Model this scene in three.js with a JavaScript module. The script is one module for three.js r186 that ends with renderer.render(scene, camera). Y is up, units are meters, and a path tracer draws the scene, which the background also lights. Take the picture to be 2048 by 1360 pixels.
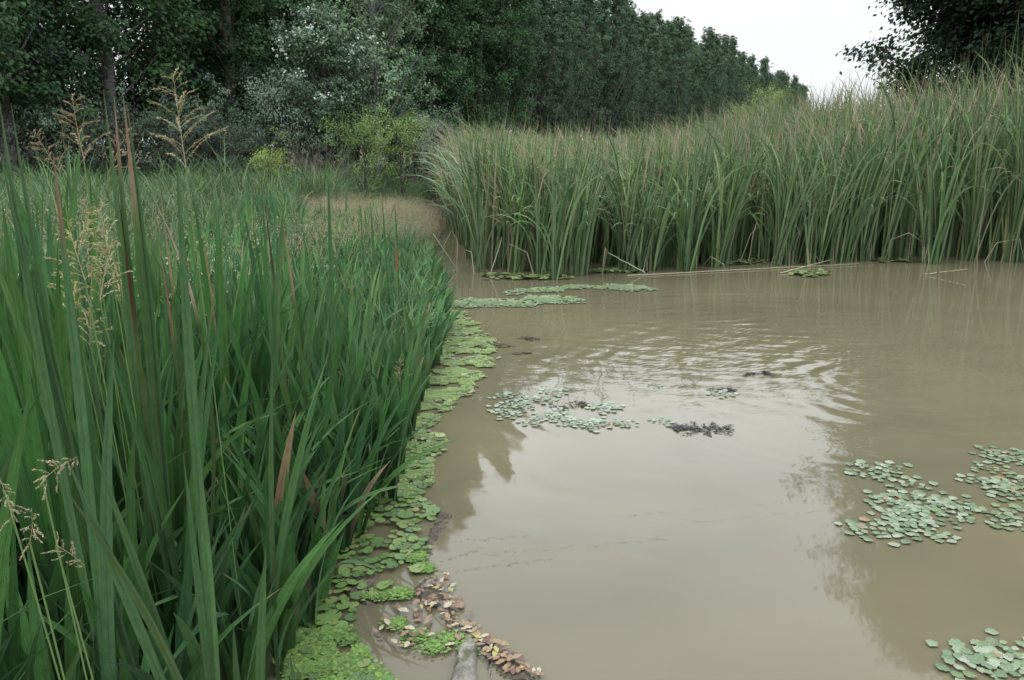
import * as THREE from 'three';
import { ImprovedNoise } from 'three/addons/math/ImprovedNoise.js';

// ------------------------------------------------------------------ camera, sky, sun, exposure
const W = 2048, H = 1360, EYE = 1.9, PITCH = THREE.MathUtils.degToRad(13.8), FOC = 1586;
const scene = new THREE.Scene();
const camera = new THREE.PerspectiveCamera(2 * Math.atan(H / 2 / FOC) * 180 / Math.PI, W / H, 0.05, 900);
camera.position.set(0, EYE, 0);
camera.rotation.x = -PITCH;
const renderer = new THREE.WebGLRenderer({ antialias: true });
renderer.setSize(1024, 680);
renderer.toneMapping = THREE.LinearToneMapping;
renderer.toneMappingExposure = 1.1;
renderer.shadowMap.enabled = true;

const lerp = THREE.MathUtils.lerp, clamp = THREE.MathUtils.clamp, sstep = (x, a, b) => THREE.MathUtils.smoothstep(x, a, b);
const PN = new ImprovedNoise();
const noise = (x, y, z = 0) => PN.noise(x, y, z);
const fbm = (x, y, z = 0, o = 4) => { let s = 0, a = 0.5; for (let i = 0; i < o; i++) { s += a * noise(x, y, z + i * 7.3); x *= 2.03; y *= 2.03; a *= 0.5; } return s; };
function skyTexture() {
  const w = 1024, h = 512, d = new Float32Array(w * h * 4);
  for (let r = 0; r < h; r++) for (let c = 0; c < w; c++) {
    const el = ((r + 0.5) / h - 0.5) * Math.PI, az = ((c + 0.5) / w) * 2 * Math.PI;
    const y = Math.sin(el), up = Math.max(y, 0), k = 1 / (up + 0.16);
    const n = fbm(Math.cos(az) * Math.cos(el) * k * 1.1 + 11, Math.sin(az) * Math.cos(el) * k * 1.1, 0.5, 5);
    let L = 0.76 * (1 + 1.75 * sstep(up, 0.08, 0.42) + 0.25 * up) * (1 + 0.6 * n);
    if (y < 0) L = 0.5;
    const i = (r * w + c) * 4, g = THREE.MathUtils.clamp(-n * 1.2, 0, 0.35);
    const bl = sstep(up, 0.05, 0.4); d[i] = L * (0.985 - 0.05 * g - .05 * bl); d[i + 1] = L * (0.99 - 0.02 * g); d[i + 2] = L * (1.01 + .07 * bl); d[i + 3] = 1;
  }
  const t = new THREE.DataTexture(d, w, h, THREE.RGBAFormat, THREE.FloatType);
  t.mapping = THREE.EquirectangularReflectionMapping; t.magFilter = THREE.LinearFilter; t.minFilter = THREE.LinearFilter; t.needsUpdate = true;
  return t;
}
scene.background = skyTexture();
scene.environment = scene.background;
const sun = new THREE.DirectionalLight(new THREE.Color(1, 0.97, 0.92), 1.1);
sun.position.set(-14, 40, 16);
sun.castShadow = true; sun.shadow.radius = 40;
Object.assign(sun.shadow.camera, { left: -60, right: 60, top: 60, bottom: -60, near: 1, far: 200 });
scene.add(sun);

// ------------------------------------------------------------------ helpers
function rngOf(seed) { let s = seed | 0; return () => { s = (s + 0x6d2b79f5) | 0; let t = Math.imul(s ^ (s >>> 15), 1 | s); t = (t + Math.imul(t ^ (t >>> 7), 61 | t)) ^ t; return ((t ^ (t >>> 14)) >>> 0) / 4294967296; }; }
const V = (x, y, z) => new THREE.Vector3(x, y, z);
const ray = (px, py) => V((px - W / 2) / FOC, (H / 2 - py) / FOC, -1).applyAxisAngle(V(1, 0, 0), -PITCH).normalize();
const G = (px, py, y = 0) => { const d = ray(px, py), t = (y - EYE) / d.y; return V(d.x * t, y, d.z * t); };                 // survey point on the ground
const A = (px, py, dist) => { const d = ray(px, py), t = dist / Math.hypot(d.x, d.z); return V(d.x * t, EYE + d.y * t, d.z * t); }; // survey point at a horizontal distance
const azOf = (px, dist) => { const p = A(px, 290, dist); return [p.x, p.z]; };
const poly = (list) => list.map(([x, y]) => { const p = G(x, y); return [p.x, p.z]; });
function inPoly(x, z, P) { let c = false; for (let i = 0, j = P.length - 1; i < P.length; j = i++) { const [xi, zi] = P[i], [xj, zj] = P[j]; if ((zi > z) !== (zj > z) && x < ((xj - xi) * (z - zi)) / (zj - zi) + xi) c = !c; } return c; }
function sampleIn(P, r) { let a = 1e9, b = -1e9, c = 1e9, d = -1e9; for (const [x, z] of P) { a = Math.min(a, x); b = Math.max(b, x); c = Math.min(c, z); d = Math.max(d, z); } for (;;) { const x = lerp(a, b, r()), z = lerp(c, d, r()); if (inPoly(x, z, P)) return [x, z]; } }
const curveX = (list) => { const P = list.map(([x, y]) => G(x, y)).sort((a, b) => b.z - a.z); return (z) => { if (z >= P[0].z) return P[0].x; for (let i = 1; i < P.length; i++) if (z >= P[i].z) return lerp(P[i - 1].x, P[i].x, (P[i - 1].z - z) / (P[i - 1].z - P[i].z)); return P[P.length - 1].x; }; };

const used = {};
function numbered(n) { const k = (used[n] = (used[n] ?? -1) + 1); return k ? `${n}_${String(k).padStart(3, '0')}` : n; }
function tag(o, label, category, group, kind) { if (label) o.userData.label = label; if (category) o.userData.category = category; if (group) o.userData.group = group; if (kind) o.userData.kind = kind; return o; }
function thing(name, label, category, group) { const o = new THREE.Group(); o.name = numbered(name); scene.add(o); return tag(o, label, category, group); }
function part(name, geo, mat, parent) { const m = new THREE.Mesh(geo, mat); m.name = name; m.castShadow = m.receiveShadow = true; parent.add(m); return m; }
function top(name, geo, mat, label, category, group, kind) { const m = new THREE.Mesh(geo, mat); m.name = numbered(name); m.castShadow = m.receiveShadow = true; scene.add(m); return tag(m, label, category, group, kind); }
function dup(src, label, group) { const c = src.clone(); c.name = numbered(src.name.replace(/_\d{3}$/, '')); c.userData = { ...src.userData }; scene.add(c); if (label) c.userData.label = label; if (group) c.userData.group = group; return c; }

class MB {
  constructor() { this.p = []; this.n = []; this.u = []; this.c = []; this.i = []; }
  get count() { return this.p.length / 3; }
  v(x, y, z, nx, ny, nz, u, v, c) { this.p.push(x, y, z); this.n.push(nx, ny, nz); this.u.push(u, v); this.c.push(c[0], c[1], c[2]); return this.p.length / 3 - 1; }
  // a leaf blade along a centre line: pts, half widths, the direction across at the base, and the keel's depth
  strip(pts, wid, side, o = {}) {
    const N = pts.length, fold = o.fold ?? 0.25, twist = o.twist ?? 0, flat = o.flat, T = V(), B = V(), Nn = V(), S = V();
    let len = 0, last = -1;
    for (let k = 0; k < N; k++) {
      T.subVectors(pts[Math.min(N - 1, k + 1)], pts[Math.max(0, k - 1)]).normalize();
      B.copy(side).addScaledVector(T, -side.dot(T)).normalize();
      if (twist) B.applyAxisAngle(T, twist * k / (N - 1));
      Nn.crossVectors(B, T).normalize();
      if (k) len += pts[k].distanceTo(pts[k - 1]);
      const w = wid[k], c = typeof o.color === 'function' ? o.color(k / (N - 1)) : o.color, f = fold * w, p = pts[k], t = fold * 0.8, v = len * 2;
      if (flat) {
        const a = this.v(p.x - B.x * w, p.y - B.y * w, p.z - B.z * w, Nn.x, Nn.y, Nn.z, 0, v, c); this.v(p.x + B.x * w, p.y + B.y * w, p.z + B.z * w, Nn.x, Nn.y, Nn.z, 1, v, c);
        if (k) this.i.push(a - 2, a - 1, a + 1, a - 2, a + 1, a);
      } else {
        S.copy(Nn).addScaledVector(B, t).normalize();
        const a = this.v(p.x - B.x * w + Nn.x * f, p.y - B.y * w + Nn.y * f, p.z - B.z * w + Nn.z * f, S.x, S.y, S.z, 0, v, c);
        this.v(p.x, p.y, p.z, Nn.x, Nn.y, Nn.z, 0.5, v, c);
        S.copy(Nn).addScaledVector(B, -t).normalize();
        this.v(p.x + B.x * w + Nn.x * f, p.y + B.y * w + Nn.y * f, p.z + B.z * w + Nn.z * f, S.x, S.y, S.z, 1, v, c);
        if (k) for (const e of [0, 1]) this.i.push(a - 3 + e, a - 2 + e, a + 1 + e, a - 3 + e, a + 1 + e, a + e);
      }
      last = k;
    }
    return this;
  }
  // small folded leaf: stalk end, pointing direction, up direction
  leaf(b, dir, up, L, w, c, cup = 0.12) {
    const s = V().crossVectors(dir, up).normalize(), n = V().crossVectors(s, dir).normalize(), m = V().copy(b).addScaledVector(dir, L * 0.45).addScaledVector(n, cup * w), e = V().copy(b).addScaledVector(dir, L);
    const a = this.v(b.x, b.y, b.z, n.x, n.y, n.z, 0.5, 0, c);
    this.v(m.x - s.x * w, m.y - s.y * w, m.z - s.z * w, n.x - s.x * .3, n.y - s.y * .3, n.z - s.z * .3, 0, .45, c); this.v(e.x, e.y, e.z, n.x, n.y, n.z, .5, 1, c); this.v(m.x + s.x * w, m.y + s.y * w, m.z + s.z * w, n.x + s.x * .3, n.y + s.y * .3, n.z + s.z * .3, 1, .45, c);
    this.i.push(a, a + 3, a + 2, a, a + 2, a + 1);
  }
  tube(pts, rad, sides, c) {
    const N = pts.length, T = V(), X = V(), Y = V();
    let len = 0;
    for (let k = 0; k < N; k++) {
      T.subVectors(pts[Math.min(N - 1, k + 1)], pts[Math.max(0, k - 1)]).normalize();
      X.set(Math.abs(T.x) > 0.9 ? 0 : 1, 0, Math.abs(T.x) > 0.9 ? 1 : 0); X.addScaledVector(T, -X.dot(T)).normalize(); Y.crossVectors(T, X);
      if (k) len += pts[k].distanceTo(pts[k - 1]);
      const base = this.count;
      for (let s = 0; s <= sides; s++) {
        const a = s / sides * Math.PI * 2, nx = X.x * Math.cos(a) + Y.x * Math.sin(a), ny = X.y * Math.cos(a) + Y.y * Math.sin(a), nz = X.z * Math.cos(a) + Y.z * Math.sin(a);
        this.v(pts[k].x + nx * rad[k], pts[k].y + ny * rad[k], pts[k].z + nz * rad[k], nx, ny, nz, s / sides, len, c);
        if (k && s) { const q = base + s, r = q - sides - 1; this.i.push(r - 1, r, q, r - 1, q, q - 1); }
      }
    }
    return this;
  }
  geo() {
    const g = new THREE.BufferGeometry();
    g.setAttribute('position', new THREE.Float32BufferAttribute(this.p, 3)); g.setAttribute('normal', new THREE.Float32BufferAttribute(this.n, 3));
    g.setAttribute('uv', new THREE.Float32BufferAttribute(this.u, 2)); g.setAttribute('color', new THREE.Float32BufferAttribute(this.c, 3));
    g.setIndex(this.i); return g;
  }
}
function canvasTex(w, h, draw, srgb = true) {
  const c = document.createElement('canvas'); c.width = w; c.height = h; const x = c.getContext('2d'), im = x.createImageData(w, h);
  for (let j = 0; j < h; j++) for (let i = 0; i < w; i++) { const v = draw(i / w, j / h, i, j), o = (j * w + i) * 4; im.data[o] = v[0] * 255; im.data[o + 1] = v[1] * 255; im.data[o + 2] = v[2] * 255; im.data[o + 3] = 255; }
  x.putImageData(im, 0, 0);
  const t = new THREE.CanvasTexture(c); t.wrapS = t.wrapT = THREE.RepeatWrapping; if (srgb) t.colorSpace = THREE.SRGBColorSpace; return t;
}
const vary = (c, r, a = 0.2, b = 0.08) => { const k = 1 + (r() - 0.5) * 2 * a; return [c[0] * k * (1 + (r() - .5) * 2 * b), c[1] * k, c[2] * k * (1 + (r() - .5) * 2 * b)]; };
const mixc = (a, b, t) => [lerp(a[0], b[0], t), lerp(a[1], b[1], t), lerp(a[2], b[2], t)];

// ------------------------------------------------------------------ materials
const lineRnd = rngOf(5), lines = Array.from({ length: 64 }, () => lineRnd());
const bladeTex = canvasTex(64, 512, (u, v, i, j) => { const k = clamp(0.80 + 0.34 * (lines[i] - 0.5) - (Math.abs(u - .5) < .03 ? -.06 : 0) + 0.16 * fbm(u * 3, v * 9, 2, 3) + .07 * noise(u * 14, v * 46, 4), 0, 1); const sp = sstep(noise(u * 5, v * 60, 9) + .5 * noise(u * 11, v * 130, 3), .62, .75) * .6; return [lerp(k, .93, sp), lerp(k, .72, sp), lerp(k * .97, .62, sp)]; });
const bladeBump = canvasTex(64, 64, (u, v, i) => { const k = 0.5 + 0.5 * Math.sin(u * Math.PI * 2 * 9) * .7; return [k, k, k]; }, false);
const leafMat = (o = {}) => new THREE.MeshPhysicalMaterial({ vertexColors: true, side: THREE.DoubleSide, roughness: 1, transmission: 0.3, thickness: 0, ior: 1.4, specularIntensity: 0.3, clearcoat: 0.06, clearcoatRoughness: 0.45, ...o });
const M = {
  blade: leafMat({ map: bladeTex, bumpMap: bladeBump, bumpScale: 0.0008 }),
  dryBlade: leafMat({ map: bladeTex, clearcoat: 0, transmission: 0.2 }),
  reed: leafMat({ map: bladeTex, clearcoat: 0.08 }),
  leaf: leafMat({ clearcoat: 0.08, clearcoatRoughness: 0.4 }),
  dull: leafMat({ clearcoat: 0.05 }),
  pad: leafMat({ clearcoat: 0.35, clearcoatRoughness: 0.3, transmission: 0 }),
  bark: new THREE.MeshStandardMaterial({ vertexColors: true, roughness: 0.95, map: canvasTex(128, 256, (u, v) => { const k = clamp(0.72 + 0.5 * fbm(u * 5, v * 14, 3, 4) + (noise(u * 4, v * 22, 8) > .38 ? -.35 : 0), 0.1, 1); return [k, k, k]; }) }),
  twig: new THREE.MeshStandardMaterial({ vertexColors: true, roughness: 0.95 }),
};

// ------------------------------------------------------------------ the setting: ground and water
const cattailEdge = curveX([[420, 1480], [545, 1345], [640, 1200], [690, 1100], [780, 1000], [800, 900], [825, 835], [872, 720], [890, 650], [880, 590], [850, 520], [838, 470], [842, 430]]);
const reedEdge = curveX([[960, 560], [948, 548], [925, 520], [895, 470], [885, 430]]);     // left flank of the reed bed along the inlet
const frontPts = [[930, 545], [1000, 556], [1110, 556], [1250, 545], [1390, 540], [1500, 528], [1620, 532], [1760, 522], [1880, 530], [1960, 524], [2100, 530], [2400, 532]].map(([x, y]) => G(x, y));
function frontZ(x) { if (x <= frontPts[0].x) return frontPts[0].z; for (let i = 1; i < frontPts.length; i++) if (x <= frontPts[i].x) return lerp(frontPts[i - 1].z, frontPts[i].z, (x - frontPts[i - 1].x) / (frontPts[i].x - frontPts[i - 1].x)); return frontPts[frontPts.length - 1].z; }
const inReeds = (x, z) => x > reedEdge(z) && z < frontZ(x);
function groundY(x, z) {
  const n = 0.05 * fbm(x * 0.6, z * 0.6, 1, 3);
  const left = cattailEdge(z) - x;                                          // > 0 on the left bank
  let y = -0.6 + 0.63 * sstep(left, -0.55, 0.1) + 0.22 * sstep(left, 0.5, 4) + 0.2 * sstep(left, 4, 20);
  const back = -z - 24;
  y = Math.max(y, -0.6 + 0.75 * sstep(back, -6, 1) + 0.5 * sstep(back, 2, 40));
  if (inReeds(x, z)) y = Math.max(y, -0.12 + 0.3 * sstep(frontZ(x) - z, 1, 9));
  y = Math.max(y, -0.7 + 0.95 * sstep(z, -1.6, -0.4), -0.6 + 0.8 * sstep(x, 18, 24));
  if (x * x + z * z > 3600) y += 0.4 * sstep(Math.hypot(x, z), 60, 200);
  return y + n * (y > -0.3 ? 1 : 0.4);
}
{
  const xs = [], zs = [];
  for (let x = -420; x <= 420;) { xs.push(x); x += Math.abs(x) < 12 ? 0.16 : Math.abs(x) < 40 ? 0.8 : 12; }
  for (let z = -420; z <= 200;) { zs.push(z); z += z > -20 && z < 3 ? 0.16 : z > -60 && z < 20 ? 0.8 : 12; }
  const g = new THREE.BufferGeometry(), p = [], u = [], ix = [], nx = xs.length;
  zs.forEach((z) => xs.forEach((x) => { p.push(x, groundY(x, z), z); u.push(x / 3, z / 3); }));
  for (let j = 0; j + 1 < zs.length; j++) for (let i = 0; i + 1 < nx; i++) { const a = j * nx + i; ix.push(a, a + nx, a + 1, a + 1, a + nx, a + nx + 1); }
  g.setAttribute('position', new THREE.Float32BufferAttribute(p, 3)); g.setAttribute('uv', new THREE.Float32BufferAttribute(u, 2)); g.setIndex(ix); g.computeVertexNormals();
  const t = canvasTex(512, 512, (a, b) => { const n = fbm(a * 12, b * 12, 2, 5), m = noise(a * 60, b * 60, 4), k = clamp(.5 + n, 0, 1); return [0.2 + .12 * k + .05 * m, 0.18 + .1 * k + .05 * m, 0.12 + .05 * k + .03 * m].map((q) => clamp(q, 0, 1)); });
  top('ground', g, new THREE.MeshStandardMaterial({ map: t, roughness: 0.9, bumpMap: t, bumpScale: 0.03 }), 'dark muddy marsh ground under the plants on both banks', 'ground', null, 'structure');
}
// water: one sheet with its ripples in a normal map laid out in metres
{
  const N = 2048, S = 24, X0 = -6, Z0 = -20, d = new Float32Array(N * N * 4), hgt = new Float32Array(N * N);
  const C = G(1790, 762), Bz = G(1470, 700), q = [];
  for (let j = 0; j < N; j++) for (let i = 0; i < N; i++) {
    const x = X0 + (i + .5) / N * S, z = Z0 + (j + .5) / N * S;
    const dx = x - C.x, dz = z - C.z, r = Math.hypot(dx, dz), ang = Math.atan2(dz, dx);
    const wob = 0.16 * noise(x * 1.2, z * 1.2, 1) + 0.03 * noise(x * 4, z * 4, 2);
    const rr = r + wob;
    let h = 0;
    const low = sstep(Math.cos(ang - 2.55), 0.1, 0.8);                           // the side nearer the lens, to the left
    const up = sstep(Math.cos(ang + 2.6), 0.0, 0.7);
    const pk = (a, b, s) => sstep(rr, a - s, a + s) * (1 - sstep(rr, b - s, b + s));
    h += 0.0034 * Math.sin(rr * 2 * Math.PI / (0.17 + .05 * rr)) * pk(0.45, 1.5, 0.25) * (.4 + 1.5 * noise(x * 2.1, z * 2.1, 21)) * sstep(Math.cos(ang - 2.75), -0.2, 0.5);
    h += 0.0005 * Math.sin(rr * 2 * Math.PI / 0.15) * pk(1.6, 2.6, 0.35) * low * (0.6 + 0.6 * noise(x * .9, z * .9, 5));
    h += 0.0019 * (.3 + 1.6 * noise(x * 1.7, z * 1.7, 23)) * Math.sin(rr * 2 * Math.PI / 0.30 + 5 * noise(x * 1.3, z * 1.3, 3)) * pk(0.9, 4.2, 0.5) * up;
    const e = Math.exp(-(((x - Bz.x) / 1.9) ** 2 + ((z - Bz.z) / 1.7) ** 2));     // a patch of small broken ripples
    h += e * 0.0042 * (noise(x * 3.4 + z * 3.4, z * 6 - x * 3.6, 7) + 0.6 * noise(x * 15 + z * 6, z * 22, 9) * (.5 + noise(x * 2, z * 2, 29)));
    const far = sstep(-z, 6, 10);
    h += far * 0.0009 * noise(x * 1.6 + .3 * z, z * 8.5, 11) * (0.6 + noise(x * .35, z * .35, 12));
    h += 0.0013 * noise(x * 1.1, z * 1.5, 15) * 0.35 + 0.00012 * noise(x * 11, z * 11, 16);
    hgt[j * N + i] = h * Math.min(1, Math.min(i, j, N - 1 - i, N - 1 - j) / 60);
  }
  const px = S / N, K = 8;
  for (let j = 0; j < N; j++) for (let i = 0; i < N; i++) {
    const a = hgt[j * N + Math.min(N - 1, i + 1)] - hgt[j * N + Math.max(0, i - 1)], b = hgt[Math.min(N - 1, j + 1) * N + i] - hgt[Math.max(0, j - 1) * N + i], o = (j * N + i) * 4;
    d[o] = 0.5 - K * a / (2 * px) * 0.5; d[o + 1] = 0.5 - K * b / (2 * px) * 0.5; d[o + 2] = 1; d[o + 3] = 1;
  }
  const nt = new THREE.DataTexture(d, N, N, THREE.RGBAFormat, THREE.FloatType); nt.magFilter = THREE.LinearFilter; nt.wrapS = nt.wrapT = THREE.ClampToEdgeWrapping; nt.needsUpdate = true;
  const ct = canvasTex(512, 512, (u, v) => { const x = u * 24, z = v * 24, n = fbm(x * .35, z * .5, 3, 4), m = fbm(x * 1.6, z * 2.2, 6, 3); const k = .92 + .17 * n + .05 * m; return [clamp(k, 0, 1), clamp(k - .01 * n, 0, 1), clamp(k - .05 * n, 0, 1)]; });
  ct.flipY = false; ct.wrapS = ct.wrapT = THREE.MirroredRepeatWrapping;
  const g = new THREE.BufferGeometry(), x1 = -40, x2 = 60, z1 = -45, z2 = 6;
  g.setAttribute('position', new THREE.Float32BufferAttribute([x1, 0, z2, x2, 0, z2, x2, 0, z1, x1, 0, z1], 3)); g.setAttribute('normal', new THREE.Float32BufferAttribute([0, 1, 0, 0, 1, 0, 0, 1, 0, 0, 1, 0], 3));
  const uv = (x, z) => [(x - X0) / S, (z - Z0) / S];
  g.setAttribute('uv', new THREE.Float32BufferAttribute([...uv(x1, z2), ...uv(x2, z2), ...uv(x2, z1), ...uv(x1, z1)], 2)); g.setIndex([0, 1, 2, 0, 2, 3]);
  const wm = new THREE.MeshPhysicalMaterial({ color: new THREE.Color().setRGB(0.151, 0.134, 0.080), map: ct, roughness: 0.035, ior: 1.34, normalMap: nt, normalScale: new THREE.Vector2(1 / K, -1 / K) });
  top('water', g, wm, 'murky brown still pond water mirroring sky and reeds', 'water', null, 'structure');
}

// ------------------------------------------------------------------ trees
function limbPts(a, dir, L, bend, r, n = 5) { const P = [a.clone()], d = dir.clone(), p = a.clone(); for (let k = 0; k < n; k++) { d.y += bend / n; d.x += (r() - .5) * .2; d.z += (r() - .5) * .2; d.normalize(); p.addScaledVector(d, L / n); P.push(p.clone()); } return P; }
// o: h, r (trunk), base (share of the height where the crown starts), wid(t) crown radius, limbs, rise, leaves, size, spread, colour(r, outward), bark, lean
function treeGeo(o) {
  const r = rngOf(o.seed), trunk = new MB(), limb = new MB(), crown = new MB(), P = [], R = [], bark = o.bark ?? [.2, .19, .16], n = 9;
  for (let k = 0; k <= n; k++) { const t = k / n; P.push(V((o.lean ?? 0) * t * t * o.h + (k ? (r() - .5) * .012 * o.h : 0), t * o.h * .97 - (k ? 0 : .3), (k ? (r() - .5) * .012 * o.h : 0))); R.push(o.r * (1 - t) ** .8 + .012); }
  trunk.tube(P, R, 9, bark);
  const at = (t) => { const k = Math.min(n - 1, Math.floor(t * n)); return P[k].clone().lerp(P[k + 1], t * n - k); };
  const up = V(0, 1, 0), per = o.leaves / o.limbs;
  for (let k = 0; k < o.limbs; k++) {
    const t = lerp(o.base, 0.98, (k + r()) / o.limbs), a = k * 2.399 + r() * .8, s = at(t), rad = o.wid((t - o.base) / (1 - o.base)) * (0.7 + .5 * r()), el = o.rise + (r() - .5) * .35;
    const L = rad / Math.max(.3, Math.cos(el)), pts = limbPts(s, V(Math.cos(a) * Math.cos(el), Math.sin(el), Math.sin(a) * Math.cos(el)), L, .25, r), lr = Math.min(o.r * .4, .012 + L * .014);
    limb.tube(pts, pts.map((_, q) => lr * (1 - q / pts.length)), 4, bark);
    const clumps = o.clumps ?? 7, tint = 1 + (r() - .5) * .5;
    for (let c = 0; c < clumps; c++) {
      const f = lerp(.25, 1.05, Math.sqrt((c + r()) / clumps)), kk = Math.min(4, Math.floor(f * 5)), q = pts[kk].clone().lerp(pts[Math.min(5, kk + 1)], clamp(f * 5 - kk, 0, 1.2));
      const sp = o.spread * (.6 + .8 * r()) * (o.point ? 1.1 - .6 * t : 1);
      q.add(V((r() - .5), (r() - .5) * .8, (r() - .5)).multiplyScalar(L * (o.jit ?? .38)));
      const mid = V(q.x - s.x, 0, q.z - s.z).normalize(), ct = o.colour(r, t, f), m = Math.round(per / clumps * (.6 + .8 * r()));
      for (let l = 0; l < m; l++) {
        const u = V(r() + r() - 1, (r() + r() - 1) * .75, r() + r() - 1).multiplyScalar(sp), b = q.clone().add(u);
        const dir = V(r() - .5, r() * .7 - .75, r() - .5).addScaledVector(mid, .35).normalize(), nn = V(r() - .5, .25 + r() * .7, r() - .5).addScaledVector(mid, .7 * r());
        if (Math.abs(nn.normalize().dot(dir)) > .95) nn.add(up);
        const z = o.size * (.65 + .7 * r());
        crown.leaf(b, dir, nn, z, z * (o.slim ?? .42), vary(o.pick ? o.pick(r, ct) : ct.map((x) => x * tint), r, .22, .08), .2);
      }
    }
  }
  return { trunk: trunk.geo(), limb: limb.geo(), crown: crown.geo() };
}
function treeThing(name, geos, label, category, group, mat = M.leaf) { const t = thing(name, label, category, group); part('trunk', geos.trunk, M.bark, t); part('branches', geos.limb, M.bark, t); part('crown', geos.crown, mat, t); return t; }
const place = (o, x, z, turn = 0, s = 1, sy = s) => { o.position.set(x, Math.max(groundY(x, z), -.1), z); o.rotation.y = turn; o.scale.set(s, sy, s); return o; };

const POP = [.052, .105, .042];
const poplarWid = (t) => 2.0 * Math.min(1, .66 + t * 1.1) * Math.pow(Math.max(0, 1 - t), .66) + .16;
const popCol = (r) => vary(POP, r, .35, .15);
const popNear = [11, 12, 13, 14].map((seed) => treeGeo({ seed, h: 19, r: .2, base: .05, wid: (t) => poplarWid(t) * 1.15, limbs: 80, rise: .62, leaves: 30000, size: .12, spread: .46, colour: popCol, bark: [.23, .22, .19], clumps: 8 }));
const popFar = [21, 22, 23, 24].map((seed) => treeGeo({ seed, h: 15, r: .17, base: .13, wid: poplarWid, limbs: 120, rise: 1.13, jit: .26, leaves: 26000, size: .115, spread: .36, colour: (r) => vary([.080, .132, .070], r, .35, .12), bark: [.25, .24, .21], clumps: 8, lean: .045, point: true }));
{
  const r = rngOf(77), D = V(Math.sin(.443), 0, -Math.cos(.443)), O = V(-9.8, 0, -28.4), nearSrc = [], farSrc = [];
  for (let row = 0; row < 4; row++) for (let k = -10; k < 66; k++) {
    const t = k * 2.7 + (row % 2) * 1.5 + (r() - .5) * .9, x = O.x + D.x * t - Math.cos(.443) * (row * 3.4 + (r() - .5) * .8), z = O.z + D.z * t - Math.sin(.443) * (row * 3.4);
    const dist = Math.hypot(x, z), az = Math.atan2(x, -z);
    if (az < -.66 || az > .46) continue;
    if (row > 1 && t > 45) continue;
    if (row > 0 && az > -.462 && az < -.425) continue;
    if (row > 0 && t > 120) continue;
    if (row === 0 && t > 8 && t < 10) continue;
    const tall = t < 21.5, src = tall ? nearSrc : farSrc, G0 = tall ? popNear : popFar, i = Math.floor(r() * 4);
    const label = tall ? (row ? 'tall dark poplar deep in the wood at left, behind the front trunks' : 'tall dark green poplar in the front of the wood at left') : (row ? 'poplar behind the front line of the long receding row' : 'slender poplar in the long row receding behind the reed bed');
    const group = tall ? (row ? 'poplars deep in the left wood' : 'front poplars of the left wood') : (row ? 'poplars behind the front line of the row' : 'poplars in the receding row');
    let o;
    if (src[i]) o = dup(src[i], label, group); else o = src[i] = treeThing('poplar_tree', G0[i], label, 'tree', group);
    const s = tall ? .95 + .2 * r() : (.71 + .23 * r());
    place(o, x, z, tall ? r() * 6.28 : (r() - .5) * .9, s, s * (.94 + .12 * r()));
  }
}
// the big dark trees at the right
{
  const mk = (seed, h, w) => treeGeo({ seed, h, r: .28, base: .1, wid: (t) => w * Math.pow(Math.sin(Math.PI * clamp(.16 + t * .84, 0, 1)), .6) * (1 - .25 * t), limbs: 170, rise: .3, jit: .26, leaves: 120000, size: .115, spread: .52, colour: (r) => vary([.034, .062, .034], r, .35, .15), bark: [.12, .11, .09], clumps: 12 });
  const a = mk(41, 13, 4.1), b = mk(42, 13.2, 4.3);
  const put = (g, px, d, turn, label) => { const [x, z] = azOf(px, d); place(treeThing('broadleaf_tree', g, label, 'tree'), x, z, turn); };
  put(a, 2030, 24, .4, 'big dark broadleaf tree overhanging the reeds at right, its left branches against the sky');
  put(b, 2300, 23, 1.7, 'dark broadleaf tree at the right edge beside the big overhanging one');
  put(b, 2230, 28, 4.1, 'dark tree filling the gap behind the big overhanging tree at right');
  { const [x, z] = azOf(1985, 27); place(treeThing('broadleaf_tree', b, 'low dark young tree under the left branches of the big overhanging tree', 'tree'), x, z, 3, .42); }
}
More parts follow.
